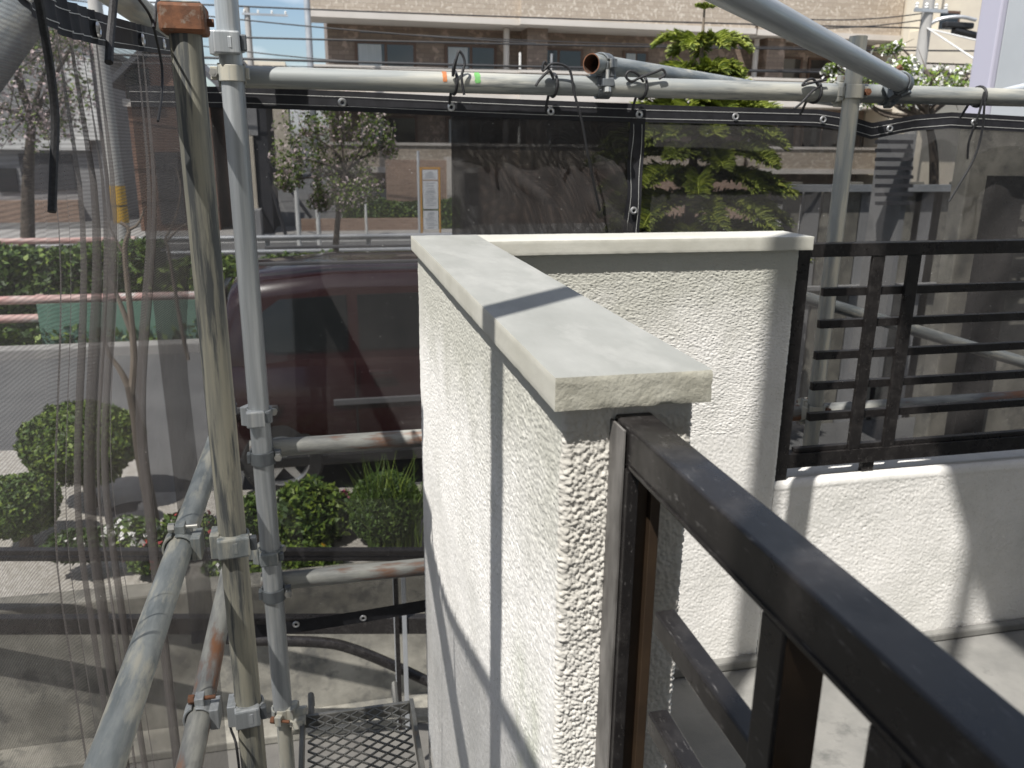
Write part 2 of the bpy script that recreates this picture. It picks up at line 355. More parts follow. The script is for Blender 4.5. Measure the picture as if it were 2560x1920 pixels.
def h2(i, j, s=0):
    with np.errstate(over='ignore'):
        a = np.asarray(i).astype(np.int64).astype(np.uint32)*np.uint32(374761393)+np.asarray(j).astype(np.int64).astype(np.uint32)*np.uint32(668265263)+np.uint32((int(s)*2246822519) & 0xffffffff)
        a = (a ^ (a >> np.uint32(13)))*np.uint32(1274126177); a = (a ^ (a >> np.uint32(16)))*np.uint32(2654435769); a = a ^ (a >> np.uint32(15))
    return a.astype(np.float64)/4294967296.0
def vnoise(x, y, s=0):
    i, j = np.floor(x), np.floor(y); f, g = x-i, y-j; f = f*f*(3-2*f); g = g*g*(3-2*g)
    return (h2(i, j, s)*(1-f)+h2(i+1, j, s)*f)*(1-g)+(h2(i, j+1, s)*(1-f)+h2(i+1, j+1, s)*f)*g
def fbm(x, y, o=4, s=0):
    r = 0; a = .5
    for k in range(o): r = r+a*vnoise(x*2**k, y*2**k, s+k); a *= .5
    return r
def blobs(x, y, s=0):
    i0, j0 = np.floor(x), np.floor(y); best = np.zeros_like(x)
    for di in (-1, 0, 1):
        for dj in (-1, 0, 1):
            i, j = i0+di, j0+dj; px, py = i+h2(i, j, s), j+h2(i, j, s+5); rr = .45+.5*h2(i, j, s+9)
            d1 = np.sqrt((x-px)**2+(y-py)**2)/rr; best = np.maximum(best, np.clip(1-d1, 0, 1)**.75*rr)
    return best
def stucco_h(s, z, big=1.0):
    return (.0042*blobs(s*300, z*300, 1)+.0026*blobs(s*170, z*170, 2)*(.10+1.3*vnoise(s*18, z*18, 3))+.0013*h2(np.rint(s*2000), np.rint(z*2000), 4))*big+.0026*(fbm(s*11, z*11, 3, 8)-.45)

FLOOR = -1.39; GND = -2.6; LOW = -3.5

# ================================================================== the large structure
def sheet_ground(name, poly, z, m):
    b = MB(); b.add([(x, y, z) for x, y in poly], [tuple(range(len(poly)))]); return struct(b.build(name, m, fixn=False))
sheet_ground('ground', [(-400, 4.75), (400, 4.75), (400, 900), (-400, 900)], GND, asphalt)
sheet_ground('lower_ground', [(-60, -60), (60, -60), (60, 4.76), (-60, 4.76)], LOW, conc_dark)
sheet_ground('garden_bed', [(-7, 4.76), (2.6, 4.76), (2.6, 6.02), (.4, 6.05), (-1.4, 6.3), (-1.7, 7.4), (-7, 7.9)], GND+.012, gravel_mat)
sheet_ground('verge', [(-60, 11.2), (60, 11.2), (60, 16.9), (-60, 16.9)], GND+.01, earth)
b = MB(); b.box((-60, 10.95, GND-.2), (60, 11.2, GND+.13)); struct(b.build('kerb', pavement_mat, bevel=.02))
b = MB(); b.box((-60, 24.2, GND-.2), (60, 27, GND+.12)); struct(b.build('pavement', pavement_mat))
for y in (17.6, 23.6):
    b = MB(); b.add([(-60, y, GND+.006), (60, y, GND+.006), (60, y+.15, GND+.006), (-60, y+.15, GND+.006)], [(0, 1, 2, 3)]); struct(b.build('road_marking', white_paint, fixn=False))
b = MB(); b.box((.345, -3.0, FLOOR-.3), (4.5, 1.90, FLOOR)); struct(b.build('balcony_floor', floor_mat))

# ---- rendered L-shaped parapet: one continuous wall with a fine lumpy surface
parapet = tag(empty('parapet_wall', (.28, .72, FLOOR)), 'rough white stucco L-shaped parapet wall with smooth mortar coping in the centre', 'wall')
POFF = Vector((-.28, -.72, -FLOOR))
def polypath(pts, r, steps):
    """rounded polyline in plan: returns arrays x,y,nx,ny,s"""
    out = []; n = len(pts); pts = [Vector((p[0], p[1])) for p in pts]
    segs = []
    for i in range(n-1):
        a, c = pts[i], pts[i+1]; d = (c-a).normalized()
        a2 = a+d*(r if i > 0 else 0); c2 = c-d*(r if i < n-2 else 0); segs.append((a2, c2, d))
    for i, (a, c, d) in enumerate(segs):
        k = max(2, int((c-a).length/steps[i])); nn = Vector((-d.y, d.x))*SIDE
        for t in range(k+1): p = a+(c-a)*t/k; out.append((p.x, p.y, nn.x, nn.y))
        if i < len(segs)-1:
            d2 = segs[i+1][2]; n2 = Vector((-d2.y, d2.x))*SIDE; q = segs[i+1][0]
            for t in range(1, 5):
                w = t/5; P = (1-w)**2*c+2*w*(1-w)*pts[i+1]+w*w*q; nm = (nn*(1-w)+n2*w).normalized(); out.append((P.x, P.y, nm.x, nm.y))
    A = np.array(out); s = np.concatenate([[0], np.cumsum(np.hypot(np.diff(A[:, 0]), np.diff(A[:, 1])))]); return A, s
SIDE = -1
WX0, WX1, WY0, WYB, WXE, WYK = .212, .342, .702, 1.80, 1.126, 1.905
A, S = polypath([(WX0, WYK), (WX0, WY0), (WX1, WY0), (WX1, WYB), (WXE, WYB), (WXE, WYK), (WX0+.01, WYK)], .006, [.0027, .0012, .02, .0026, .005, .05])
zs = np.concatenate([np.arange(-.235, -.70, -.0014), np.arange(-.702, -1.72, -.003), np.arange(-1.74, LOW, -.1), [LOW]])
def wallfn(U, V):
    i = np.rint(U).astype(int); x, y, nx, ny, s = A[i, 0], A[i, 1], A[i, 2], A[i, 3], S[i]
    endf = (np.abs(y-WY0) < .004)
    big = np.where(endf, .72, np.where(x < WX0+.004, .46, .50))
    hgt = stucco_h(s, V, big)
    calm = 1-np.exp(-np.clip((-.235-V), 0, 1)/.012)*.75     # trowelled tight under the coping
    hgt = hgt*calm
    xc = .2665+(V+1.0)*.02
    scar = endf & (V < -.60+.02*vnoise(x*90, V*40)) & (np.abs(x-xc) < .006+.005*vnoise(V*60, V*3, 4)+(-.6-V)*.012)
    hgt = np.where(scar, -.004, hgt)
    return x+nx*hgt+POFF.x, y+ny*hgt+POFF.y, V+POFF.z
wb = grid('wall_body', wallfn, np.arange(len(S)), zs, [stucco, mortar_scar], parapet)
wb.data.flip_normals()
# material of the scar faces on the end face
me = wb.data; co = np.empty(len(me.vertices)*3, np.float32); me.vertices.foreach_get('co', co); co = co.reshape(-1, 3)-np.array(POFF)
fv = np.empty(len(me.polygons)*4, np.int32); me.loops.foreach_get('vertex_index', fv); fv = fv.reshape(-1, 4)
c = co[fv].mean(1); isc = (c[:, 1] > WY0+.0025) & (c[:, 1] < WY0+.01) & (c[:, 2] < -.59) & (c[:, 0] > WX0+.012) & (c[:, 0] < WX1-.012)
me.polygons.foreach_set('material_index', isc.astype(np.int32)); me.update()
# mapping of stain colours is in camera-relative space: shift the object coordinates by the parent offset
for nd in stucco.node_tree.nodes:
    if nd.type == 'MAPPING': nd.inputs['Location'].default_value = (-POFF.x, -POFF.y, -POFF.z)

def coping(name, x0, x1, y0, y1, z0, z1, m, endm, rough_front):
    """slab with slightly wavy, chipped arrises"""
    bm = bmesh.new()
    nx, ny = max(2, int((x1-x0)/.006)), max(2, int((y1-y0)/.006))
    def P(x, y, z): return bm.verts.new((x+POFF.x, y+POFF.y, z+POFF.z))
    bmesh.ops.create_cube(bm, size=1)
    for v in bm.verts: v.co = Vector((x0 if v.co.x < 0 else x1, y0 if v.co.y < 0 else y1, z0 if v.co.z < 0 else z1))
    bmesh.ops.subdivide_edges(bm, edges=[e for e in bm.edges if abs((e.verts[0].co-e.verts[1].co).x) > 1e-4], cuts=nx, use_grid_fill=True)
    bmesh.ops.subdivide_edges(bm, edges=[e for e in bm.edges if abs((e.verts[0].co-e.verts[1].co).y) > .02], cuts=ny, use_grid_fill=True)
    bmesh.ops.subdivide_edges(bm, edges=[e for e in bm.edges if abs((e.verts[0].co-e.verts[1].co).z) > .01], cuts=7, use_grid_fill=True)
    for v in bm.verts:
        c = v.co.copy(); ex = min(c.x-x0, x1-c.x); ey = min(c.y-y0, y1-c.y); ez = min(c.z-z0, z1-c.z)
        w = float(fbm(np.float64(c.x*8+c.y*8), np.float64(c.z*8+c.y*3), 3, 2))-.45
        v.co.z += .0009*w
        if c.x-x0 < 1e-4: v.co.x += .0010*(float(fbm(np.float64(c.y*14), np.float64(c.z*30), 3, 5))-.45)
        if x1-c.x < 1e-4: v.co.x += .0010*(float(fbm(np.float64(c.y*14), np.float64(c.z*30), 3, 6))-.45)
        if c.y-y0 < 1e-4:
            k = .0018 if rough_front else .0008
            v.co.y += k*(float(fbm(np.float64(c.x*60), np.float64(c.z*60), 4, 7))-.45)
        near = sorted([ex, ey, ez])
        if near[1] < 1e-4:                                   # an arris: pull it in a little, more where it is chipped
            ch = float(vnoise(np.float64(c.x*120+c.y*90), np.float64(c.z*120), 11)); ch = max(0, ch-.62)*(.005 if (rough_front and c.y-y0 < 1e-4) else .0015)+.0006
            cen = Vector((min(max(c.x, x0+.02), x1-.02), min(max(c.y, y0+.02), y1-.02), min(max(c.z, z0+.01), z1-.01)))
            v.co += (cen-c).normalized()*ch
        v.co += POFF
    bm.normal_update()
    me = bpy.data.meshes.new(name)
    for f in bm.faces: f.material_index = 1 if (rough_front and f.normal.y < -.6) else (2 if f.normal.z < .6 else 0); f.smooth = True
    bm.to_mesh(me); bm.free(); me.materials.append(m); me.materials.append(endm); me.materials.append(coping_side)
    try: me.set_sharp_from_angle(angle=math.radians(50))
    except Exception: pass
    o = bpy.data.objects.new(name, me); COL.objects.link(o); o.parent = parapet; return o
cA = coping('coping_slab', .197, .352, .684, 1.920, -.2325, -.200, coping_mat, coping_end, True); cA['label'] = 'grey mortar coping slab running towards the viewer with raw end'
cB = coping('coping_slab', .3525, 1.150, 1.778, 1.922, -.2330, -.2008, coping_pale, coping_end, False); cB['label'] = 'pale mortar coping slab on the far wall'

# ---- low walls under the two railings
SIDE = -1
lw = tag(empty('low_wall', (2.2, 1.86, FLOOR)), 'low white stucco wall with rounded top under the far black railing', 'wall')
prof = [(1.93, LOW), (1.93, -.86), (1.80, -.842), (1.80, FLOOR)]
AL, SL = polypath(prof, .022, [.2, .008, .0034])
xs = np.concatenate([np.arange(1.128, 2.2, .0034), np.arange(2.4, 4.5, .1)])
def lowfn(U, V):
    i = np.rint(V).astype(int); y, z, ny, nz, s = AL[i, 0], AL[i, 1], AL[i, 2], AL[i, 3], SL[i]
    h = stucco_h(U+3, s, .62)*np.where((z > -.87), .45, 1)
    return U-2.2, y-ny*h-1.86, z-nz*h-FLOOR
o = grid('wall_body', lowfn, xs, np.arange(len(SL)), stucco_mat('white stucco low wall', False), lw)
b = MB(); b.box((1.13-2.2, 1.775-1.86, 0), (4.5-2.2, 1.80-1.86, .028)); b.build('base_fillet', floor_mat, lw, bevel=.006)
b = MB(); b.box((.352, 1.772, FLOOR), (1.126, 1.80, FLOOR+.03)); o = b.build('mortar_fillet', floor_mat, bevel=.006); tag(o, 'pale mortar fillet along the foot of the far parapet wall', 'fillet')
b = MB(); b.box((-.065, -2.2, 0), (.065, .70, -.9-FLOOR)); o = b.build('low_wall', stucco, loc=(.277, 0, FLOOR)); tag(o, 'low white stucco wall beneath the near black railing, towards the viewer', 'wall')

# ================================================================== black aluminium railings
rail = tag(empty('near_railing', (.28, .70, -.85)), 'black bronze aluminium railing in the right foreground running towards the viewer', 'railing')
def RP(x, y, z): return (x-.28, y-.70, z+.85)
def rbox(name, a, b_, parent, off, m=alu, bev=.0015, mtx=None):
    k = MB(); k.box(off(*a), off(*b_)); return k.build(name, m, parent, bevel=bev)
prof = [(.2615, -.284), (.2615, -.2455), (.2635, -.2435), (.2965, -.2435), (.2985, -.2455), (.2985, -.284), (.293, -.284), (.293, -.281), (.268, -.281), (.268, -.284)]
k = MB(); k.prism([(x-.28, z+.85) for x, z in prof], -2.2-.70, .700-.70); k.build('top_rail', alu, rail, bevel=.0009)
k = MB(); k.bar(RP(.2608, -2.2, -.2795), RP(.2608, .655, -.2795), .0016, .0022); k.build('rail_lip', alu, rail)
# channel post against the wall: dusty flange, black web, brown inside
rbox('stile_flange', (.257, .664, -.84), (.2595, .701, -.2475), rail, RP, alu_dust, .0004)
rbox('stile', (.260, .656, -.84), (.2715, .7005, -.2850), rail, RP, alu, .0008)
rbox('stile_channel', (.2716, .670, -.84), (.287, .7005, -.2850), rail, RP, alu_brown, .0008)
rbox('stile', (.2871, .662, -.84), (.297, .7005, -.2850), rail, RP, alu_brown, .0008)
for z in (-.398, -.503, -.608, -.713):
    k = MB(); k.prism([(x-.28, zz+.85) for x, zz in [(.270, z-.019), (.270, z), (.2715, z+.0015), (.2885, z+.0015), (.290, z), (.290, z-.019)]], -2.2-.70, .600-.70)
    o = k.build('bar', alu, rail, bevel=.0007)
for y in (.405, .295, .07, -.04, -.4):
    k = MB(); k.box(RP(.262, y-.013, -.84), RP(.2655, y+.013, -.2850)); o = k.build('baluster', alu, rail, bevel=.0008)
    k = MB(); k.box(RP(.2656, y-.013, -.84), RP(.2945, y-.0095, -.2850)); k.box(RP(.2656, y+.0095, -.84), RP(.2945, y+.013, -.2850)); k.build('side', alu_brown, o, bevel=.0005)
    o.children[0].parent = o
rbox('bottom_rail', (.2615, -2.2, -.885), (.2985, .70, -.8405), rail, RP)

fr = tag(empty('far_railing', (1.163, 1.83, -.85)), 'black aluminium railing standing on the low wall at the right', 'railing')
def FP(x, y, z): return (x-1.163, y-1.83, z+.85)
YF = 1.83
rbox('top_rail', (1.168, YF-.016, -.256), (4.2, YF+.02, -.223), fr, FP)
rbox('bottom_rail', (1.168, YF-.016, -.815), (4.2, YF+.02, -.775), fr, FP)
rbox('rail_lip', (1.19, YF-.0085, -.7748), (4.2, YF+.0085, -.762), fr, FP)
rbox('stile', (1.132, YF-.018, -.86), (1.1675, YF+.022, -.2235), fr, FP)
for i, z in enumerate((-.347, -.430, -.513, -.596, -.680)):
    rbox('bar', (1.226, YF-.003, z-.0105), (4.15, YF+.014, z+.0105), fr, FP, bev=.001)
for x in (1.3635, 1.469, 2.05, 2.15, 2.73, 2.84):
    rbox('baluster', (x-.0175, YF-.0145, -.7752), (x+.0175, YF-.0035, -.2558), fr, FP)
rbox('support_bracket', (1.402, YF-.008, -.87), (1.437, YF+.010, -.8155), fr, FP)

# ================================================================== scaffold pipes
PR = .0243
def pipe(name, a, b_, m, label, r=PR, cat='scaffold pipe', marks=(), open_ends=True, group='scaffold pipes'):
    M, ln = frame_to(a, b_); k = MB()
    k.lathe([(r, 0), (r, ln)], 28); k.lathe([(r-.0026, ln), (r-.0026, 0)], 28, 1); k.lathe([(r-.0026, 0), (r, 0)], 28, 2); k.lathe([(r, ln), (r-.0026, ln)], 28, 2)
    root = k.build(name, [m, rustdark, rust], smooth=True, fixn=False); root.matrix_world = M
    for (t, wdt, ang, span, mm) in marks:      # painted marks: thin patches wrapped on the pipe
        q = MB(); n = 10; vs = []; fs = []
        for i in range(n+1):
            th = ang+span*(i/n-.5); e = wdt*(.32+.18*random.random())
            for z in (t-e, t+e): vs.append(((r+.0006)*math.cos(th), (r+.0006)*math.sin(th), z))
        for i in range(n): fs.append((2*i, 2*i+2, 2*i+3, 2*i+1))
        q.add(vs, fs); q.build('paint_mark', mm, root, smooth=True, fixn=False)
    tag(root, label, cat, group); return root
L1 = (-.205, 1.55); L2 = (-.180, 2.045); Y1 = 2.105; Z1 = .148
def on_line(p, y=None): pass
pL1 = pipe('scaffold_post', (L1[0], L1[1], LOW), (L1[0], L1[1], .172), creampipe, 'worn cream painted scaffold post at left with a rusty cap', r=.0262, group='upright scaffold posts')
pipe('scaffold_post', (L2[0], L2[1], -1.52), (L2[0], L2[1], 1.6), galv_new, 'clean galvanised upright scaffold post just right of the cream post', r=.0255, group='upright scaffold posts')
pipe('scaffold_post', (L2[0], L2[1], LOW), (L2[0], L2[1], -1.5205), palepipe, 'white stained lower post standing under the galvanised upright', r=.021, group='upright scaffold posts')
R1 = (1.392, 2.055)
pipe('scaffold_post', (R1[0], R1[1], LOW), (R1[0], R1[1], .285), palepipe, 'chalky scaffold post at right behind the far railing', r=.0225, group='upright scaffold posts')
pipe('scaffold_post', (-.398, .461, LOW), (-.398, .461, 4.5), galv, r=.0305, label='scaffold post just outside the frame at left whose shadow crosses the coping', group='upright scaffold posts')
pipe('scaffold_post', (-.470, -.226, LOW), (-.470, -.226, 4.5), galv, 'scaffold post behind the viewer whose shadow crosses the near railing', group='upright scaffold posts')
# horizontal rails
pP1 = pipe('scaffold_rail', (-.215, Y1, Z1), (3.6, Y1, Z1), toppipe, 'long paint flecked horizontal pipe holding up the black net', marks=[(.215+.305, .014, 2.2, 1.9, orange), (.215+.385, .016, 2.2, 2.0, green_paint)], group='horizontal scaffold rails')
pipe('scaffold_rail', (-.215, Y1, -.765), (3.6, Y1, -.765), rustpipe, 'rust stained guard pipe passing behind the parapet at mid height', group='horizontal scaffold rails')
pipe('scaffold_rail', (-.215, Y1, -1.155), (3.6, Y1, -1.155), rustpipe, 'lower pale and dark guard pipe above the black net hem', group='horizontal scaffold rails')
pipe('scaffold_rail', (-.302, -.6, -.752), (-.302, 2.16, -.752), galv, 'thick grey guard pipe running towards the viewer at lower left', r=.0243, marks=[(2.03, .02, -.4, 1.3, rust)], group='horizontal scaffold rails')
pipe('scaffold_rail', (-.302, -.6, -1.14), (-.302, 2.16, -1.14), rustpipe, 'rusty guard pipe below the grey one at lower left', group='horizontal scaffold rails')
pipe('scaffold_rail', (-.300, 1.30, .226), (-.300, 2.2, .226), palepipe, 'pale pipe at top left that the grey net hangs from', group='horizontal scaffold rails')
# braces
ba = onY(2252, 208, 2.055); bb = Vector(ray(1880, 12)*1.36); bd = (bb-ba).normalized()
pipe('scaffold_brace', ba-bd*.03, ba+bd*1.3, galv_new, 'sloping galvanised brace at top right coming down onto the long pipe', group='scaffold braces')
ea = onY(1478, 159, 2.075); eb = onY(1960, 232, 2.95); ed = (eb-ea).normalized()
pipe('scaffold_stub', ea, ea+ed*2.2, galv, 'open ended pipe with rusty rim lying over the long pipe', group='scaffold braces')
ca = Vector((-.3260, 1.0217, .0905)); cdv = Vector((-.0155, .9205, .390)).normalized()
pipe('scaffold_brace', ca-cdv*1.9, ca+cdv*.42, galv, 'blurred grey brace behind the net in the top left corner', group='scaffold braces')

# ---- couplers
def ring(k, M, r, w, th, a0, a1, n=18):
    vs = []; fs = []
    for i in range(n+1):
        t = a0+(a1-a0)*i/n
        for rr in (r, r+th):
            for z in (-w/2, w/2): vs.append(M @ Vector((rr*math.cos(t), rr*math.sin(t), z)))
    for i in range(n):
        a = i*4; b_ = a+4
        fs += [(a, a+1, b_+1, b_), (a+2, b_+2, b_+3, a+3), (a, b_, b_+2, a+2), (a+1, a+3, b_+3, b_+1)]
    fs += [(0, 2, 3, 1), (n*4, n*4+1, n*4+3, n*4+2)]; k.add(vs, fs)
def coupler(pa, da, pb, db, label, m=galv_new, bm_=bolt, r=PR, flip=1, house=None):
    """two hinged saddles joined by a block, each closed with a T-bolt and nut"""
    pa, pb, da, db = Vector(pa), Vector(pb), Vector(da).normalized(), Vector(db).normalized()
    mid = (pa+pb)/2; root = empty('pipe_coupler', mid)
    ab = (pb-pa)
    for p, d, q in ((pa, da, 1), (pb, db, -1)):
        tow = ab*q; tow = (tow-d*tow.dot(d)).normalized(); sd = d.cross(tow).normalized()*flip
        M = Matrix((( tow.x, sd.x, d.x), (tow.y, sd.y, d.y), (tow.z, sd.z, d.z))).to_4x4(); M.translation = p-mid
        k = MB(); ring(k, M, r+.0006, .044, .0042, -1.75, 1.75)
        k.box((r-.004, -.0235, -.0245), (r+.014, .0235, .0245), 0, M)
        s = k.build('saddle', m, root, bevel=.0016)
        k = MB(); ring(k, M, r+.0012, .034, .0046, 1.95, 4.30, 16)
        k.box((-.006, -r-.020, -.014), (.012, -r-.0035, .014), 0, M); k.box((-.012, r+.0035, -.012), (.010, r+.012, .012), 0, M)
        c = k.build('hinged_cap', m, root, bevel=.0012)
        k = MB(); k.tube([M @ Vector((-.020, -r-.0125, 0)), M @ Vector((.034, -r-.0125, 0))], .0045, 10); bo = k.build('bolt', bm_, root, smooth=True)
        k = MB(); k.tube([M @ Vector((-.019, -r-.0125, 0)), M @ Vector((-.0075, -r-.0125, 0))], .0095, 6); k.build('nut', bm_, bo)
    if house:
        hw, hh, sh = house; fdir = Vector((-pa.x, -pa.y, 0)).normalized(); sdv = Vector((fdir.y, -fdir.x, 0))*-1
        M = Matrix(((sdv.x, fdir.x, 0), (sdv.y, fdir.y, 0), (0, 0, 1))).to_4x4(); M.translation = pa-mid
        k = MB(); k.box((-hw/2+sh, r-.010, -hh/2), (hw/2+sh, r+.012, hh/2), 0, M); h = k.build('housing', m, root, bevel=.004)
        k = MB(); k.box((hw/2+sh+.0005, r-.012, -hh/2+.008), (hw/2+sh+.014, r+.004, hh/2-.006), 0, M); k.build('latch', galv_dark, h, bevel=.003)
    tag(root, label, 'coupler', 'pipe couplers'); return root
X, Y, Z = Vector((1, 0, 0)), Vector((0, 1, 0)), Vector((0, 0, 1))
coupler((L2[0], L2[1], .150), Z, (L2[0], Y1, Z1), X, 'pale coupler joining the galvanised post to the long top pipe', palepipe, bolt, .0255, -1)
coupler((L2[0], L2[1], .212), Z, (-.300, 2.06, .226), Y, 'grey box coupler high on the galvanised post', galv_new, bolt, .0255, 1, (.056, .048, -.006))
coupler((L2[0], L2[1], -.655), Z, (-.262, 2.10, -.62), X, 'bright box coupler on the galvanised post at mid height', galv_new, bolt, .0255, 1, (.044, .042, -.010))
coupler((L2[0], L2[1], -.765), Z, (L2[0], Y1, -.765), X, 'dark weathered coupler on the galvanised post at the mid guard pipe', galv_dark, bolt, .0255)
coupler((L2[0], L2[1], -1.04), Z, (-.262, 2.09, -1.04), Y, 'small grey box coupler low on the galvanised post', galv, bolt, .0255, 1, (.046, .036, -.004))
coupler((L2[0], L2[1], -1.155), Z, (L2[0], Y1, -1.155), X, 'grey collar coupler at the lower guard pipe', galv_dark, bolt, .0255)
coupler((L1[0], L1[1], -.752), Z, (-.302, L1[1], -.752), Y, 'large grey box coupler gripping the cream post and upper guard pipe', galv, bolt, .0262, 1, (.060, .042, 0))
coupler((L1[0], L1[1], -1.14), Z, (-.302, L1[1], -1.14), Y, 'shiny box coupler gripping the cream post and rusty guard pipe', galv_new, rust, .0262, 1, (.050, .044, -.004))
coupler((R1[0], R1[1], Z1), Z, (R1[0], Y1, Z1), X, 'rusty coupler joining the chalky right post to the long pipe', palepipe, rust, .0243)
coupler((R1[0], R1[1], -.742), Z, (R1[0], Y1, -.765), X, 'pale coupler low on the chalky right post beside the railing', palepipe, rust, .0235)
cp = ea+ed*.055
coupler((cp.x, Y1, Z1), X, cp, ed, 'dark swivel coupler holding the open ended pipe', galv_dark, bolt, PR, -1)
cq = ba+bd*.0
coupler((cq.x, Y1, Z1), X, cq, bd, 'dark swivel coupler at the foot of the sloping brace', galv_dark, rust, PR)
coupler((L2[0], L2[1], -1.53), Z, (-.14, 2.03, -1.56), X, 'white crusted coupler at the foot of the galvanised post', palepipe, rust, .0255)
# rusty cap on the cream post
cap = tag(empty('rusty_cap', (L1[0], L1[1], .184)), 'rusty square cap on top of the cream scaffold post', 'cap')
k = MB(); k.box((-.036, -.034, -.012), (.036, .034, .034)); k.build('cap_body', rust, cap, bevel=.006)
k = MB(); k.tube([(.036, 0, .008), (.046, 0, .008)], .007, 6); k.build('nut', rust, cap)
k = MB(); k.box((-.03, -.03, .0342), (.03, .03, .036)); k.build('cap_plate', galv, cap)

# ================================================================== nets
def net(name, path, topf, botf, m, label, hemw, stitch, eyes, zsteps=40, wob=None, side=1, bottom_hem=False):
    """path(s)->(x,y,nx,ny) arrays; hung sheet with a hem, stitch lines and eyelets as parts"""
    root = empty(name); ss = path['s']
    def fn(U, V, off=0.0, fr=None):
        zt = topf(U); zb = botf(U); z = zt+(zb-zt)*V if fr is None else zt-fr(V)
        x, y, nx, ny = path['f'](U, z); d = (wob(U, z) if wob else 0)+off
        return x+nx*d, y+ny*d, z
    body = grid('mesh_cloth', lambda U, V: fn(U, V), ss, np.linspace(0, 1, zsteps), m, root)
    grid('hem', lambda U, V: fn(U, V, .002*side, lambda V: hemw*V-.003), ss, np.linspace(0, 1, 5), hem_mat, root)
    for t in stitch: grid('stitching', lambda U, V: fn(U, V, .0038*side, lambda V: t+.0011*V), ss, np.array([0., 1.]), white_fleck, root)
    if bottom_hem:
        def bf(U, V):
            z = botf(U)+V*.04; x, y, nx, ny = path['f'](U, z); d = (wob(U, z) if wob else 0)+.003*side; return x+nx*d, y+ny*d, z
        o = grid('hem', bf, ss, np.linspace(0, 1, 4), hem_mat, root)
    for s in eyes:
        z = float(topf(np.array([s]))[0])-hemw*.5 if not isinstance(s, tuple) else s[1]
        s0 = s if not isinstance(s, tuple) else s[0]
        U = np.array([s0]); x, y, nx, ny = [float(np.ravel(q)[0]) for q in path['f'](U, np.array([z]))]
        d = float(np.ravel(wob(U, np.array([z])))[0]) if wob else 0
        c = Vector((x+nx*(d+.004*side), y+ny*(d+.004*side), z)); nn = Vector((nx, ny, 0))*side
        e1 = nn.cross(Z).normalized(); M = Matrix(((e1.x, 0, nn.x), (e1.y, 0, nn.y), (0, 1, nn.z))).to_4x4(); M.translation = c
        k = MB(); k.lathe([(.0045, -.001), (.0045, .0008), (.0065, .002), (.0092, .0012), (.0105, -.001)], 18, 0, M); k.build('eyelet', eyelet_mat, root, smooth=True, fixn=False)
    tag(root, label, 'safety net', 'scaffold safety nets'); return root

# left net: runs along the left side, pleated in two bundles
FOLDS = [(1.17, .075, .0130, 125), (1.30, .045, .0095, 150), (1.585, .045, .0105, 140), (.78, .05, .008, 120), (1.02, .04, .006, 150)]
def lpath(U, z):
    tz = np.clip((-z-.02)/.55, 0, 1); x = -.290-.064*tz*tz*(3-2*tz)+(.005*np.sin(U*7+z*1.3)+.0035*np.sin(U*17-z*2))*np.clip((.2-z)*4, 0, 1)
    y = U.copy() if hasattr(U, 'copy') else U
    y = y+0*z
    low = np.clip((.25-z)/.5, 0, 1)
    for s0, w, a, kk in FOLDS:
        c = s0+.02*np.sin(z*2.1+s0*9)+(.03*(z+.3) if s0 > 1.5 else 0)
        win = np.exp(-((U-c)/w)**2)*(.25+.75*low)
        ph = kk*(U-c)+1.5*np.sin(z*1.7+s0*3)
        y = y-a*np.sin(ph)*win; x = x+a*.8*np.cos(ph*.97)*win
    return x, y, np.ones_like(x), np.zeros_like(x)
_a, _b, _c, _d = onX(60, -8, -.43), onX(260, 36, -.42), onX(432, 84, -.41), Vector((0, 2.15, .10))
TOPY = [(-.5, .60), (.4, .36), (.8, .235), (.92, .196), (1.03, .168), (1.15, .160), (1.364, .172), (1.97, .218), (2.2, .232)]
def ltop(U): return np.interp(U, [t[0] for t in TOPY], [t[1] for t in TOPY])
ls = np.unique(np.concatenate([np.linspace(-.5, 2.12, 240), np.arange(.68, .88, .0025), np.arange(.98, 1.46, .002), np.arange(1.48, 1.70, .002)]))
net('safety_net', dict(s=ls, f=lpath), ltop, lambda U: -2.2+0*U, net_grey, 'grey brown pleated safety net hanging along the left side', .043, (.009, .032), [1.02, 1.30, 1.62, 1.85], 46)
# far nets
def fpath(y0):
    def f(U, z): return U+0*z, y0+0*U+0*z, np.zeros_like(U+z), -np.ones_like(U+z)
    return f
def fwob1(U, z):
    d = .006*np.sin(U*9+z*4)+.010*(fbm(U*4+3, z*4+9, 3, 3)-.45)
    drop = np.clip((.10-z)/.12, 0, 1)
    w = np.clip((U-.38)/.10, 0, 1)*np.clip((.86-U)/.04, 0, 1)
    diag = (U-.80)*1.0+(z-.04)*.9
    return d*drop+w*drop*(.010*np.sin(diag*42+3*fbm(U*6, z*6, 2, 6))*np.exp(-((diag+.05)/.22)**2)+.012*(fbm(U*16, z*5, 3, 8)-.45))
def ftop1(U): return np.interp(U, [-.42, -.18, .1, .35, .55, .83, .9], [.124, .126, .122, .116, .112, .108, .107])
fs1 = np.arange(-.42, .858, .006)
eyes1 = [float(onY(u, 252, 2.158).x) for u in (855, 1127, 1376, 1598)]
sx = float(onY(1592, 300, 2.158).x)
n1 = net('safety_net', dict(s=fs1, f=fpath(2.158)), ftop1, lambda U: -1.345+.012*np.sin(U*6), net_black, 'black safety net behind the parapet, left of the vertical seam', .047, (.010, .032), eyes1+[(-.135, -1.325), (.055, -1.325), (sx, -.165), (sx, -.43), (sx, -.7)], 70, fwob1, 1, True)
grid('side_hem', lambda U, V: (U, 2.158-fwob1(U, V)-.0035, V), np.linspace(sx-.022, sx+.022, 6), np.linspace(.10, -1.33, 60), hem_mat, n1)
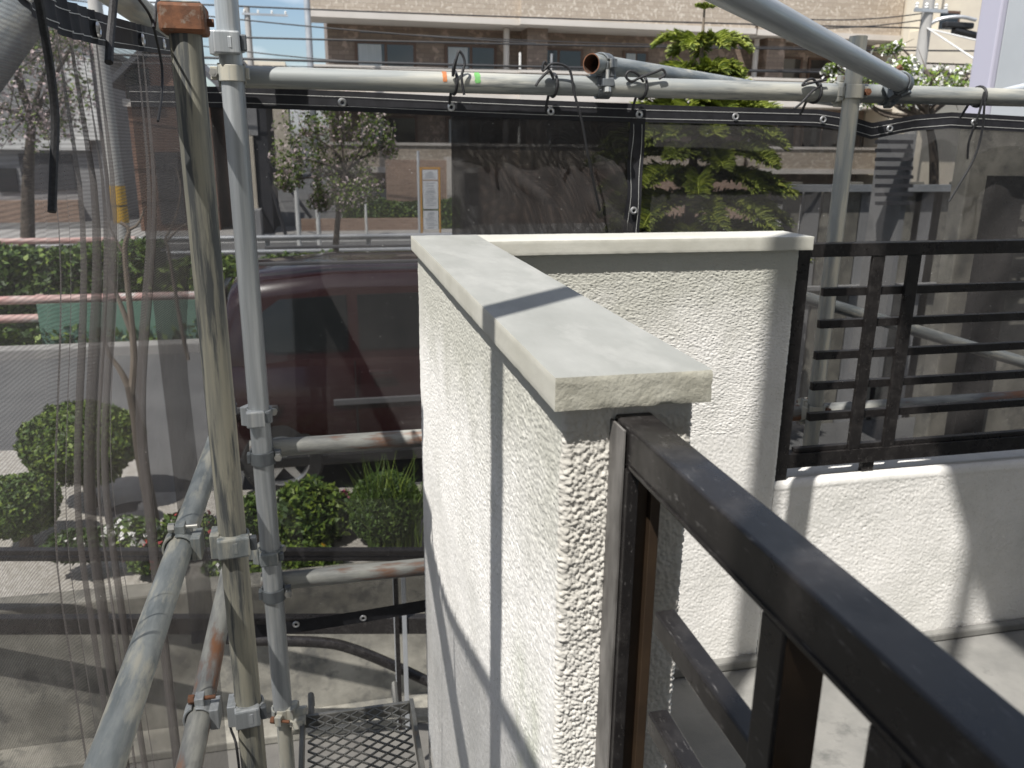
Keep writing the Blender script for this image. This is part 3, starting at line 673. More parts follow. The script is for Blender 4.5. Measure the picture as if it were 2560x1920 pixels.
for dx in (-.012, .012): grid('stitching', lambda U, V: (U, 2.158-fwob1(U, V)-.0055, V), np.array([sx+dx, sx+dx+.0012]), np.linspace(.06, -1.33, 60), white_fleck, n1)
grid('darkening_layer', lambda U, V: (U, 2.172-.016*np.sin((U-.8)*34+V*30+4*fbm(U*7, V*7, 2, 31))*np.clip((.10-V)*8, 0, 1)-.014*(fbm(U*14, V*6, 3, 32)-.45), V), np.arange(.335, .835, .006), np.linspace(.10, -1.3, 120), net_black2, n1)  # extra net layer added to darken the overlapping part
n1_eyes = [o for o in n1.children if o.name.startswith('eyelet')]
for o in n1_eyes: o.location.y -= .003
def fwob2(U, z):
    drop = np.clip((.09-z)/.1, 0, 1)
    r = np.clip((U-1.35)/.1, 0, 1)
    return drop*(.012*(fbm(U*5, z*4, 3, 13)-.45)+r*(.016*np.sin((U-1.75)*30+z*9)*np.exp(-((U-1.75)/.22)**2)+.012*np.sin(U*22-z*14)*.5+.010*(fbm(U*12, z*7, 3, 15)-.45)))
def ftop2(U): return np.interp(U, [.33, .9, 1.38, 1.45, 1.56, 1.7, 1.82, 2.2, 3.4], [.110, .108, .106, .098, .072, .096, .106, .095, .09])
fs2 = np.arange(.335, 3.2, .0075)
eyes2 = [float(onY(u, 275, 2.19).x) for u in (1840, 2060, 2230, 2440)]
net('safety_net', dict(s=fs2, f=fpath(2.192)), ftop2, lambda U: -1.35+.012*np.sin(U*5), net_black2, 'black safety net right of the vertical seam, behind the far railing', .045, (.010, .032), eyes2, 70, fwob2, 1, True)

# ---- cords tied round the pipes
def cord(pts, r, label, n=8):
    k = MB(); k.tube(catmull(pts, n), r, 8); o = k.build('tie_cord', black_cord, smooth=True, fixn=False); return tag(o, label, 'cord', 'black tie cords')
def cordset(x, label, tails, r=.0036, y=Y1):
    root = empty('tie_cord', (x, y, Z1))
    k = MB(); pts = []
    for i in range(17):
        t = 2*math.pi*i/16; pts.append((.010*math.sin(t*.5), (PR+.003)*math.cos(t), (PR+.003)*math.sin(t)))
    pts += [(.004, .030, -.02), (.002, .052, -.055)]
    k.tube(pts, r, 8); k.build('loop', black_cord, root, smooth=True, fixn=False)
    for t in tails:
        k = MB(); k.tube(catmull([(0, -PR-.004, .012)]+t, 8), r*.9, 8); k.build('tail', black_cord, root, smooth=True, fixn=False)
    tag(root, label, 'cord', 'black tie cords')
cordset(float(onY(1128, 220, Y1).x), 'black cord looped over the top pipe at the second eyelet', [[(.008, -.034, .05), (.016, -.034, .068), (.028, -.034, .045), (.02, -.036, .01), (.026, -.036, -.03)], [(.0, -.034, .03), (.006, -.034, .05)]])
cordset(float(onY(1376, 225, Y1).x), 'long black cord bow with trailing tail at the third eyelet', [[(-.025, -.036, .05), (-.03, -.036, .03), (-.01, -.036, .046), (.02, -.036, .045), (.04, -.036, .03), (.052, -.036, -.02), (.075, -.03, -.085), (.10, -.015, -.17), (.135, .01, -.27), (.15, .02, -.31)], [(-.012, -.034, .03), (-.035, -.036, .012), (-.048, -.038, -.005)]])
cordset(float(onY(1598, 225, Y1).x), 'black cord bow at the eyelet above the vertical seam', [[(-.02, -.032, .03), (-.04, -.032, .036), (-.05, -.032, .024), (-.035, -.032, .012), (-.01, -.032, .022), (.03, -.032, .036), (.048, -.032, .042), (.055, -.032, .03), (.04, -.03, .02)]])
cordset(float(onY(2030, 240, Y1).x), 'black cord bow beside the rusty coupler', [[(-.02, -.03, .03), (-.04, -.03, .026), (-.05, -.03, .014), (-.03, -.03, .02), (.02, -.03, .03)], [(-.02, -.032, .0), (-.05, -.034, -.03), (-.07, -.034, -.045)]])
cordset(float(onY(2440, 245, Y1).x), 'black cord hanging with long tails near the right edge', [[(.006, -.03, -.03), (.02, -.02, -.1), (.012, -.015, -.17), (-.02, -.012, -.24), (-.045, -.01, -.29)], [(0, -.02, -.05), (.0, .0, -.12), (.012, .01, -.17)]])
# ties at the left net
def lp(u, v, x): return onX(u, v, x)
cord([lp(92, -20, -.262), lp(112, 90, -.264), lp(128, 190, -.265), lp(138, 300, -.266), lp(134, 420, -.268), lp(130, 530, -.270)], .0044, 'thick black rope hanging against the left net')
cord([lp(285, -10, -.262), lp(280, 50, -.266), lp(275, 100, -.268), lp(272, 156, -.268)], .0056, 'short thick black rope end tied at the net hem')
cord([lp(345, -5, -.256), lp(375, 40, -.258), lp(392, 100, -.262), lp(405, 170, -.264), lp(404, 240, -.264), lp(395, 303, -.264)], .0022, 'thin black cord hanging left of the cream post')
cord([lp(385, 70, -.248), lp(392, 10, -.246), lp(410, -8, -.245), lp(425, 14, -.246), lp(408, 66, -.248)], .0030, 'dark cord looped beside the rusty cap')
cord([onY(600, 1690, 1.56), onY(575, 1800, 1.56), onY(590, 1860, 1.5), onY(600, 1940, 1.5)], .0026, 'thin black cord hanging below the shiny coupler')

# ================================================================== scaffold plank of expanded metal, fence by the garden
pk = tag(empty('scaffold_plank', (.03, 1.55, -1.55)), 'weathered expanded metal scaffold plank at the bottom beside the wall', 'scaffold plank')
PX0, PX1, PY0, PY1 = -.165, .155, -1.0, .50
for x in (PX0, PX1-.012): kb = MB(); kb.box((x, PY0, -.05), (x+.012, PY1, .004)); kb.build('side_beam', expanded, pk, bevel=.002)
for y in (PY1-.012, PY1-.45, PY1-.9): kb = MB(); kb.box((PX0+.0125, y, -.04), (PX1-.0125, y+.012, -.002)); kb.build('cross_bar', expanded, pk, bevel=.002)
kb = MB(); cw, ch = .046, .017
ny = int((PY1-PY0)/ch)
for j in range(ny-1):
    y = PY0+j*ch
    for i in range(int((PX1-PX0)/cw)+1):
        x = PX0+i*cw+(cw/2 if j % 2 else 0)
        for sx_ in (-1, 1):
            a = Vector((x, y, 0)); b2 = Vector((x+sx_*cw/2, y+ch, 0))
            if PX0+.012 < b2.x < PX1-.012 and PX0+.012 < a.x < PX1-.012: kb.bar(a, b2, .0030, .006)
o = kb.build('expanded_mesh', expanded, pk); o['kind'] = 'stuff'
for x in (PX0+.03, PX1-.05):
    kb = MB(); kb.tube([(x, PY1, -.01), (x, PY1+.03, .0), (x, PY1+.055, .02), (x, PY1+.07, .0), (x, PY1+.07, -.03)], .009, 8); kb.build('hook', expanded, pk, smooth=True)

# retaining wall and fence
rw = tag(empty('retaining_wall', (0, 4.68, LOW)), 'weathered concrete retaining wall below the garden at lower left', 'wall')
kb = MB(); kb.box((-9, -.08, 0), (7, .08, GND-LOW+.07)); kb.build('wall_body', conc, rw, bevel=.015)

kb = MB(); kb.box((-9, -.30, 0), (7, -.0805, .06)); kb.build('footing', conc, rw, bevel=.01)
fe = tag(empty('garden_fence', (0, 4.1, LOW)), 'black aluminium fence with two rails in front of the garden retaining wall', 'fence')
fa, fb_ = onZ(-300, 1369, -2.05), onZ(1500, 1378, -2.05)
fd = (fb_-fa); off = Vector((0, 4.1, LOW))
def fpt(u, z): p = onZ(u, 1372, -2.05); return Vector((p.x, p.y, z))-off
kb = MB(); kb.bar(fpt(-300, -2.065), fpt(1500, -2.065), .045, .03); kb.build('top_rail', alu, fe, bevel=.003)
kb = MB(); kb.bar(fpt(-300, -2.105), fpt(1500, -2.105), .03, .022); kb.build('top_rail_channel', alu, fe, bevel=.003)
kb = MB(); kb.bar(fpt(-300, -2.50), fpt(1500, -2.50), .05, .10); kb.build('lower_rail', alu, fe, bevel=.004)
for u in (985,):
    p = fpt(u, 0)
    kb = MB(); kb.box((p.x-.012, p.y-.05, .35), (p.x+.012, p.y-.026, LOW*-1-2.12)); kb.build('post', alu, fe, bevel=.002)
    kb = MB(); kb.box((p.x+.028, p.y-.05, .35), (p.x+.052, p.y-.026, LOW*-1-2.12)); kb.build('post', white_rail, fe, bevel=.002)  # pale channel: the black post's white highlight put into its colour
    kb = MB(); kb.box((p.x-.016, p.y-.052, .35), (p.x-.0125, p.y-.024, LOW*-1-2.12)); kb.build('post_highlight', white_rail, fe)  # pale strip painted as the highlight along the black post
p = [onY(480, 1590, 4.0), onY(620, 1600, 4.0), onY(800, 1606, 4.0), onY(880, 1622, 4.0), onY(980, 1662, 4.0), onY(1075, 1706, 4.0), onY(1300, 1810, 4.0)]
kb = MB(); kb.tube(catmull(p, 6), .030, 10); o = kb.build('handrail', alu, smooth=True, fixn=False); tag(o, 'dark bent handrail pipe in front of the retaining wall', 'handrail')
kb = MB(); kb.tube([onX(545, 1600, -.33), onX(630, 1960, -.33)], .012, 8); 

# ================================================================== vegetation
def leaf_quads(pts, nrm, size, aspect=1.9, jitter=.9, rng=np.random):
    n = len(pts); a = rng.normal(size=(n, 3)); a /= np.linalg.norm(a, axis=1)[:, None]
    d = a*jitter+nrm*(1-jitter*.4); d /= np.linalg.norm(d, axis=1)[:, None]
    r = rng.normal(size=(n, 3)); e1 = np.cross(d, r); e1 /= np.linalg.norm(e1, axis=1)[:, None]+1e-9; e2 = np.cross(d, e1)
    s = size*(.6+.8*rng.random(n))[:, None]
    tip = e1*s*aspect*.5; wd = e2*s*.5; fold = d*s*.18
    return np.stack([pts-tip, pts+wd*.9+fold, pts+tip, pts-wd*.9+fold], 1).reshape(-1, 3)
def leafmesh(name, quads, mats, probs, parent):
    nq = len(quads)//4; me = bpy.data.meshes.new(name)
    me.vertices.add(nq*4); me.vertices.foreach_set('co', quads.astype(np.float32).ravel())
    me.loops.add(nq*4); me.loops.foreach_set('vertex_index', np.arange(nq*4, dtype=np.int32))
    me.polygons.add(nq); me.polygons.foreach_set('loop_start', np.arange(0, nq*4, 4, dtype=np.int32))
    me.polygons.foreach_set('material_index', np.random.choice(len(mats), nq, p=probs).astype(np.int32))
    me.update(calc_edges=True)
    for m in mats: me.materials.append(m)
    o = bpy.data.objects.new(name, me); COL.objects.link(o); o.parent = parent; return o
def shellpts(n, rad, lump=.12, seed=0, thick=.12, zmin=-1):
    rng = np.random.default_rng(seed); d = rng.normal(size=(n*2, 3)); d /= np.linalg.norm(d, axis=1)[:, None]; d = d[d[:, 2] > zmin][:n]
    l = 1+lump*(fbm(d[:, 0]*3+d[:, 2]*2+seed, d[:, 1]*3+seed, 3, seed)-.45)*2-thick*rng.random(len(d))**2
    return d*np.array(rad)*l[:, None], d
def shrub(c, rad, n, leaf, label, mats=(leafA, leafB, leafC), probs=(.5, .3, .2), name='shrub', lump=.24, seed=0, flowers=None, trunk=True, group='garden shrubs', thick=.24, jitter=.9):
    c = Vector(c); root = empty(name, (c.x, c.y, GND)); cz = c.z-GND
    p, d = shellpts(n, rad, lump, seed, thick); p = p+np.array([0, 0, cz])
    leafmesh('crown', leaf_quads(p, d, leaf, jitter=jitter), mats, probs, root)
    k = MB(); vs = []; pr = []
    for i in range(9):
        t = math.pi*i/8; pr.append((math.sin(t)*.86, -math.cos(t)*.86))
    M = Matrix.Translation((0, 0, cz)) @ Matrix.Diagonal((rad[0], rad[1], rad[2], 1)); k.lathe(pr, 16, 0, M); k.build('inner_foliage', leafB, root, smooth=True)
    if trunk: k = MB(); k.tube([(0, 0, -.05), (.01, .01, cz)], [.05, .03], 8); k.build('stem', bark, root, smooth=True)
    if flowers:
        fm, nf, fs = flowers; p2, d2 = shellpts(nf, [r*1.04 for r in rad], lump, seed+50, .03, -.2); p2 = p2+np.array([0, 0, cz])
        q = np.concatenate([leaf_quads(p2, d2, fs, 1.0, .5), leaf_quads(p2, d2, fs, 1.0, .7)]); leafmesh('blossom', q, [fm], [1.0], root)
    return tag(root, label, 'shrub', group)
def at(u, v, y): return onY(u, v, y)
s_ = lambda px, y: px*y/FPX
# garden, left to right
shrub(at(205, 1108, 6.1), (s_(132, 6.2), .36, s_(92, 6.2)), 16000, .021, 'large rounded topiary shrub beside the forked tree', seed=1, probs=(.45, .2, .35))
shrub(at(48, 1262, 5.5), (s_(88, 5.5), .26, s_(72, 5.5)), 10000, .020, 'smaller round bush below the large topiary at the left edge', seed=2)
shrub(at(215, 1360, 5.0), (.24, .12, .09), 1800, .028, 'low dark plant with white flowers behind the fence', mats=(leafB, leafA), probs=(.7, .3), seed=3, flowers=(white_petal, 35, .03), trunk=False)
shrub(at(335, 1345, 5.0), (.16, .12, .13), 1500, .028, 'white and red flowering clump under the forked tree', seed=4, flowers=(white_petal, 70, .04), trunk=False)
shrub(at(372, 1395, 4.9), (.13, .10, .10), 1100, .026, 'small clump with red flowers near the fence', seed=5, flowers=(red_petal, 50, .034), trunk=False)
shrub(at(480, 1345, 5.2), (.20, .14, .18), 1600, .03, 'loose green clump with red flowers behind the cream post', seed=6, flowers=(red_petal, 40, .035), trunk=False)
shrub(at(600, 1415, 4.9), (.22, .10, .10), 1300, .024, 'low edging plant with small white flowers on the retaining wall', seed=7, flowers=(white_petal, 60, .026), trunk=False)
shrub(at(775, 1292, 5.25), (s_(95, 5.25), .24, s_(92, 5.25)), 4200, .036, 'bushy yellow green shrub between the two scaffold posts and the wall', mats=(leafC, leafA, leafB), probs=(.45, .4, .15), lump=.35, seed=8, thick=.4, jitter=1.2)
shrub(at(628, 1290, 5.3), (.13, .11, .13), 1200, .034, 'small leafy shrub behind the galvanised post near the car wheel', mats=(leafC, leafA, leafB), probs=(.3, .5, .2), lump=.35, seed=9, thick=.4, jitter=1.2)
shrub(at(965, 1272, 5.15), (s_(98, 5.15), .27, s_(100, 5.15)), 12000, .017, 'clipped dome shrub in front of the red car', mats=(leafA, leafB), probs=(.6, .4), seed=10, lump=.05)
shrub(at(735, 1400, 4.85), (.30, .10, .08), 1300, .030, 'low bright green ground cover along the wall top', mats=(leafC, leafA), probs=(.5, .5), seed=11, trunk=False, flowers=(yellow_petal, 8, .03))
shrub(at(862, 1262, 5.3), (.07, .07, .09), 300, .03, 'small pink flowering plant beside the clipped dome shrub', seed=12, flowers=(pink_petal, 14, .045), trunk=False)
# grassy plant in front of the dome
gp = tag(empty('grass_plant', (at(985, 1360, 4.98).x, 4.98, GND)), 'clump of long arching grass blades in front of the clipped dome', 'plant')
k = MB(); rng = random.Random(3)
for i in range(240):
    a = rng.random()*6.28; ln = .42+.36*rng.random(); lean = .10+.30*rng.random(); x0, y0 = rng.uniform(-.17, .17), rng.uniform(-.06, .06); w = .006
    pts = []
    for t in (0, .35, .7, 1): pts.append(Vector((x0+math.cos(a)*lean*t*t, y0+math.sin(a)*lean*t*t*.6, ln*(t-.30*t*t*lean*2))))
    sd = Vector((-math.sin(a), math.cos(a), 0))*w; vs = []
    for q, t in zip(pts, (1, .9, .6, .05)): vs += [q-sd*t, q+sd*t]
    k.add(vs, [(0, 1, 3, 2), (2, 3, 5, 4), (4, 5, 7, 6)], rng.choice([0, 0, 1]))
k.build('blade_clump', [leafA, leafC], gp, fixn=False)
# forked little tree
ft = tag(empty('forked_tree', (at(385, 1330, 5.4).x, 5.4, GND)), 'young bare forked tree standing on the pale gravel', 'tree'); fo = Vector((at(385, 1330, 5.4).x, 5.4, GND))
k = MB(); T = [at(u, v, 5.4)-fo for u, v in [(388, 1340), (372, 1240), (350, 1130), (338, 1040), (322, 965)]]; k.tube(catmull(T, 5), [.045-.02*i/20 for i in range(21)], 10); k.build('trunk', bark_dark, ft, smooth=True, fixn=False)
for nm, pts, r0 in (('limb', [(325, 975), (300, 925), (275, 890), (262, 850)], .022), ('limb', [(328, 985), (335, 900), (328, 800), (318, 700), (312, 620), (322, 575), (300, 555)], .024), ('branch', [(328, 830), (305, 770), (285, 720), (268, 690)], .018), ('branch', [(322, 575), (345, 560), (362, 520)], .010), ('branch', [(313, 640), (290, 600), (272, 560)], .010)):
    C_ = catmull([at(u, v, 5.4)-fo for u, v in pts], 5); n = len(C_); k = MB(); k.tube(C_, [r0*(1-.6*i/n) for i in range(n)], 8); k.build(nm, bark, ft, smooth=True, fixn=False)
ft2 = tag(empty('thin_sapling', (at(465, 760, 8.6).x, 8.6, GND)), 'thin pale forked sapling left of the cream post', 'tree'); fo2 = Vector((at(465, 760, 8.6).x, 8.6, GND))
for nm, pts, r0 in (('trunk', [(470, 900), (450, 800), (432, 690), (420, 620), (412, 598)], .022), ('branch', [(412, 600), (440, 540), (452, 470), (440, 420)], .012), ('branch', [(414, 605), (450, 570), (480, 555)], .012)):
    C_ = catmull([at(u, v, 8.6)-fo2 for u, v in pts], 5); n = len(C_); k = MB(); k.tube(C_, [r0*(1-.5*i/n) for i in range(n)], 8); k.build(nm, bark, ft2, smooth=True, fixn=False)
# dark dish on the gravel standing in for the tree's shadow
bs = onZ(330, 1300, GND+.02); k = MB(); k.lathe([(.0, .02), (.13, .02), (.155, .06), (.17, .07), (.165, .02), (.14, -.02), (0, -.02)], 24); o = k.build('tree_shadow_dish', dark_wall, smooth=True, loc=(bs.x, bs.y, GND+.02)); tag(o, 'dark shallow round dish standing in for the tree shadow on the gravel', 'shadow stand-in')

# hedges
def hedge(x0, x1, y, h, w, n, label, seed, mats=(leafA, leafB, leafC), probs=(.4, .45, .15)):
    rng = np.random.default_rng(seed); root = empty('hedge', ((x0+x1)/2, y, GND))
    L = (x1-x0)/2; u = rng.uniform(-L, L, n); f = rng.random(n); z = np.where(f < .55, rng.random(n)*h, h); dy = np.where(f < .55, -w/2, rng.uniform(-w/2, w/2, n))
    hh = 1+.16*(fbm(u*1.3+seed, u*0+3, 3, seed)-.45)*2; z = z*hh+rng.normal(size=n)*.03; dy = dy+rng.normal(size=n)*.05
    nr = np.where((f < .55)[:, None], np.array([[0, -1, 0]]), np.array([[0, 0, 1]]))
    leafmesh('foliage', leaf_quads(np.stack([u, dy, z], 1), nr.astype(float), .060), mats, probs, root)
    k = MB(); k.box((-L, -w/2+.06, 0), (L, w/2-.06, h*.9)); k.build('inner_foliage', leafB, root)
    tag(root, label, 'hedge', 'street hedges')
hedge(-9, -2.45, 13.6, 1.05, 1.0, 16000, 'dark clipped hedge between the two street guard rails at left', 21)
hedge(-2.4, .25, 13.4, .80, .9, 8000, 'brighter low hedge just above the car roof', 22, (leafC, leafA, leafB), (.45, .4, .15))
hedge(.6, 4.2, 25.9, .95, .5, 5000, 'hedge in the brick planter behind the bus stop', 23)
hedge(-9, -1.2, 11.55, .26, .3, 7000, 'low green strip under the near guard rail', 24)

# cherry tree over the guard rail
def tree(name, base, trunkpts, y, clumps, leaf, n, mats, probs, label, bk=bark_dark, r0=.06, seed=0, group=None, twigs=True):
    base = Vector(base); root = empty(name, base); rng = np.random.default_rng(seed)
    C_ = catmull([Vector(p)-base for p in trunkpts], 5); m = len(C_); k = MB(); k.tube(C_, [r0*(1-.55*i/m) for i in range(m)], 9); k.build('trunk', bk, root, smooth=True, fixn=False)
    top = C_[-1]; Q = []
    kt = MB()
    for (c, rad) in clumps:
        c = Vector(c)-base
        if twigs:
            mid = (top+c)/2+Vector(rng.normal(size=3)*.08); T = catmull([top, mid, c], 5); kt.tube(T, [r0*.4*(1-.75*i/len(T)) for i in range(len(T))], 6)
            for j in range(5):
                e = c+Vector(rng.normal(size=3))*Vector(rad).length*.35; kt.tube([c, (c+e)/2+Vector(rng.normal(size=3)*.03), e], [r0*.12, r0*.08, r0*.03], 5)
        d = rng.normal(size=(n, 3)); d /= np.linalg.norm(d, axis=1)[:, None]; rr = rng.random(n)**.5
        p = d*rr[:, None]*np.array(rad)+np.array(c); keep = vnoise(p[:, 0]*7+seed, p[:, 2]*7+p[:, 1]*5, seed) > .50
        Q.append(leaf_quads(p[keep], d[keep], leaf, 1.6, 1.0))
    if kt.v: kt.build('limb', bk, root, smooth=True, fixn=False)
    leafmesh('crown', np.concatenate(Q), mats, probs, root)
    return tag(root, label, 'tree', group)
y = 15.0; cl = []
rng0 = random.Random(5)
for (u, v, ru) in [(760, 330, 75), (850, 300, 85), (930, 320, 60), (880, 390, 95), (790, 420, 75), (905, 460, 60), (735, 390, 55), (850, 480, 60), (960, 370, 40), (720, 450, 35), (800, 500, 35)]:
    cl.append((at(u, v, y+rng0.uniform(-.5, .5)), (s_(ru, y), .5, s_(ru*.8, y))))
tree('cherry_tree', (at(845, 660, y).x, y, GND), [(at(845, 660, y).x, y, GND), at(840, 640, y), at(842, 580, y), at(850, 500, y), at(862, 430, y)], y, cl, .040, 1500, (leafC, leafA, petal), (.42, .22, .36), 'cherry tree with fading pink blossom and young leaves behind the far net', r0=.07, seed=3)
y = 20.0; cl = []
for (u, v, ru) in [(40, 180, 110), (130, 130, 90), (180, 230, 60), (60, 300, 90), (150, 300, 60), (200, 80, 60), (-60, 250, 110), (30, 60, 90)]:
    cl.append((at(u, v, y+rng0.uniform(-.7, .7)), (s_(ru, y), .8, s_(ru*.8, y))))
tree('cherry_tree', (at(60, 600, y).x, y, GND), [(at(60, 600, y).x, y, GND), at(70, 450, y), at(80, 300, y)], y, cl, .055, 1500, (petal, leafC, leafA), (.58, .27, .15), 'large pinkish blossom tree at the far left behind the grey net', r0=.16, seed=4)
y = 9.5; cl = []
for (u, v, ru) in [(2110, 195, 50), (2170, 205, 45), (2240, 170, 55), (2225, 120, 28), (2330, 200, 65), (2420, 195, 60), (2380, 225, 55), (2290, 235, 60), (2150, 245, 50), (2450, 240, 50), (2090, 170, 22), (2245, 110, 15)]:
    cl.append((at(u, v, y+rng0.uniform(-.4, .4)), (s_(ru, y), .35, s_(ru*.62, y))))
tree('cherry_tree', (at(2330, 700, y).x, y, GND), [(at(2330, 700, y).x, y, GND), at(2335, 450, y), at(2320, 290, y)], y, cl, .036, 620, (leafC, white_petal, leafA), (.58, .27, .15), 'spring green cherry tree with white blossom above the long pipe at right', r0=.08, seed=6)

# ---- Norfolk pine
pt = tag(empty('norfolk_pine', (at(1742, 300, 6.5).x, 6.5, GND)), 'bright green tiered pine tree rising behind the net in front of the apartments', 'tree')
po = Vector((at(1742, 300, 6.5).x, 6.5, GND)); ztop = at(1742, 14, 6.5).z-GND
k = MB(); k.tube([(0, 0, -.05), (.01, 0, 1.2), (-.01, 0, 2.3), (0, 0, 3.0), (0, 0, ztop)], [.07, .06, .04, .022, .008], 10); k.build('trunk', bark, pt, smooth=True)
def whorl(z, L, n, rise, droop, seed, bl=.10):
    rng = np.random.default_rng(seed); k = MB(); kb_ = MB()
    for i in range(n):
        a = 2*math.pi*(i+.5*rng.random())/n+seed; Li = L*(.8+.35*rng.random()); dr = Vector((math.cos(a), math.sin(a), 0)); sd = Vector((-dr.y, dr.x, 0))
        m = max(14, int(Li/.0095)); pts = []; ds = droop*(.8+.4*rng.random())
        for j in range(m+1):
            t = j/m; pts.append(dr*Li*(t-.08*t*t)+sd*(.05*Li*math.sin(3*t+seed))+Vector((0, 0, z+Li*(rise*t-ds*t*t))))
        kb_.tube(pts[::4]+[pts[-1]], .007, 6)
        for j in range(2, m+1):
            t = j/m; p = pts[j]; tan = (pts[j]-pts[j-1]).normalized(); ll = bl*(.45+.55*min(1, t*3))*(1-.5*t**4)*(.8+.4*rng.random())
            for s in (-1, 1):
                for q in (0, 1):
                    dd = (sd*s*(.9-.3*q)+Vector((0, 0, -.12+.55*q))+tan*.45+Vector(rng.normal(size=3)*.10)).normalized()
                    e0 = p+dd*ll*.6; e1 = p+dd*ll*.92+tan*.015+Vector((0, 0, .012*(1-q)-.01)); w = .0085; wv = tan*w; up = dd.cross(tan).normalized()*w; mi = int(rng.random() < (.25 if q else .6))
                    k.add([p-wv*.6, p+wv*.6, e0+wv, e0-wv, e1+wv*.5, e1-wv*.5], [(0, 1, 2, 3), (3, 2, 4, 5)], mi)
                    k.add([p-up*.6, p+up*.6, e0+up, e0-up, e1+up*.5, e1-up*.5], [(0, 1, 2, 3), (3, 2, 4, 5)], mi)
    br = kb_.build('branch_whorl', pineA, pt, smooth=True); k.build('foliage', [pineA, pineB], br, fixn=False)
zz = lambda v: at(1742, v, 6.5).z-GND
whorl(ztop-.02, .085, 6, .7, .4, 1, .03)
for i_, (v_, L_, n_, r_, d_, b_) in enumerate([(116, .35, 7, .62, .66, .115), (190, .44, 9, .50, .52, .13), (236, .56, 11, .42, .44, .14), (288, .68, 12, .36, .40, .15), (340, .74, 12, .32, .38, .15), (394, .80, 12, .30, .36, .15), (450, .84, 12, .28, .36, .15), (510, .90, 12, .26, .36, .15), (578, .93, 12, .24, .36, .15), (652, .94, 10, .24, .36, .15)]):
    whorl(zz(v_), L_, n_, r_, d_, i_+2, b_)

# ================================================================== red car
CX, CY = -.84, 6.02
car = tag(empty('parked_car', (CX+1.9, CY+.75, GND)), 'dark red boxy car parked beyond the net with silver wheels', 'car'); CO = Vector((CX+1.9, CY+.75, GND))
def CPt(x, y, z): return (x+CX-CO.x, y+CY-CO.y, z)
def loft(k, secs, mi=0, close=True):
    n = len(secs[0]); vs = [p for s in secs for p in s]; fs = []
    for i in range(len(secs)-1):
        for j in range(n-1 if not close else n): a = i*n+j; b_ = i*n+(j+1) % n; fs.append((a, b_, b_+n, a+n))
    fs += [tuple(range(n-1, -1, -1)), tuple((len(secs)-1)*n+j for j in range(n))]; k.add(vs, fs, mi)
k = MB(); secs = []
for x, zb, zt, iy in [(0, .42, .92, .10), (.03, .30, 1.06, .05), (.15, .25, 1.09, .015), (.6, .24, 1.09, 0), (1.6, .24, 1.08, 0), (2.6, .24, 1.05, 0), (3.1, .24, 1.00, .01), (3.55, .26, .93, .04), (3.75, .32, .84, .12), (3.80, .40, .72, .2)]:
    ym = 1.5-iy; secs.append([CPt(x, iy+.05, zb), CPt(x, iy+.0, zb+.16), CPt(x, iy-.012, (zb+zt)/2), CPt(x, iy+.02, zt-.10), CPt(x, iy+.07, zt), CPt(x, ym-.07, zt), CPt(x, ym-.02, zt-.1), CPt(x, ym+.012, (zb+zt)/2), CPt(x, ym, zb+.16), CPt(x, ym-.05, zb)])
loft(k, secs); k.build('body', red_paint, car, smooth=True)
k = MB(); secs = []
for x, zt, w in [(.06, 1.12, .12), (.10, 1.45, .13), (.16, 1.60, .15), (.30, 1.68, .17), (.9, 1.73, .18), (1.9, 1.73, .18), (2.3, 1.68, .19), (2.75, 1.36, .16), (3.1, 1.06, .12)]:
    yb = .055; secs.append([CPt(x, yb, 1.04), CPt(x, w-.045, zt-.17 if zt > 1.3 else zt-.03), CPt(x, w, zt-.08 if zt > 1.3 else zt-.02), CPt(x, w+.10, zt-.015), CPt(x, w+.3, zt), CPt(x, 1.2-w, zt), CPt(x, 1.4-w, zt-.015), CPt(x, 1.5-w, zt-.08 if zt > 1.3 else zt-.02), CPt(x, 1.545-w, zt-.17 if zt > 1.3 else zt-.03), CPt(x, 1.5-yb, 1.04)])
loft(k, secs); k.build('cabin', red_paint, car, smooth=True)
def carpanel(name, poly, m, dy=-.006, label=None):
    k = MB(); vs = []
    for x, z in poly:
        t = (z-1.09)/.46; yy = .055+t*.075 if z > 1.04 else -.012
        vs.append(Vector(CPt(x, yy+dy, z)))
    n = len(vs); vs2 = [v+Vector((0, .012, 0)) for v in vs]
    k.add(vs+vs2, [tuple(range(n)), tuple(range(2*n-1, n-1, -1))]+[(i, (i+1) % n, (i+1) % n+n, i+n) for i in range(n)]); return k.build(name, m, car)
carpanel('side_window', [(.36, 1.16), (.33, 1.22), (.37, 1.42), (.50, 1.51), (.98, 1.53), (.98, 1.13), (.44, 1.13)], carglass)
carpanel('side_window', [(1.06, 1.13), (1.06, 1.53), (1.75, 1.535), (1.75, 1.13)], carglass)
carpanel('side_window', [(1.83, 1.13), (1.83, 1.535), (2.2, 1.52), (2.62, 1.30), (2.75, 1.13)], carglass)
for x0, x1, z, m, h in [(.85, 1.75, .72, grey_trim, .05), (1.78, 2.75, .72, grey_trim, .05), (.05, .45, .70, grey_trim, .05)]:
    k = MB(); k.box(CPt(x0, -.030, z), CPt(x1, -.008, z+h)); k.build('side_moulding', m, car, bevel=.008)
k = MB(); k.box(CPt(.05, -.004, .24), CPt(3.7, .05, .34)); k.build('sill', black, car, bevel=.02)
for x in (1.02, 1.79): k = MB(); k.box(CPt(x-.004, -.0165, .42), CPt(x+.004, -.010, 1.06)); k.build('door_seam', black, car)
for x in (1.12, 1.9): k = MB(); k.box(CPt(x, -.045, .95), CPt(x+.17, -.012, .985)); k.build('door_handle', red_paint, car, bevel=.01)
k = MB(); k.box(CPt(-.012, .02, .85), CPt(.10, .19, 1.30)); k.build('tail_light', lens_red, car, bevel=.02)
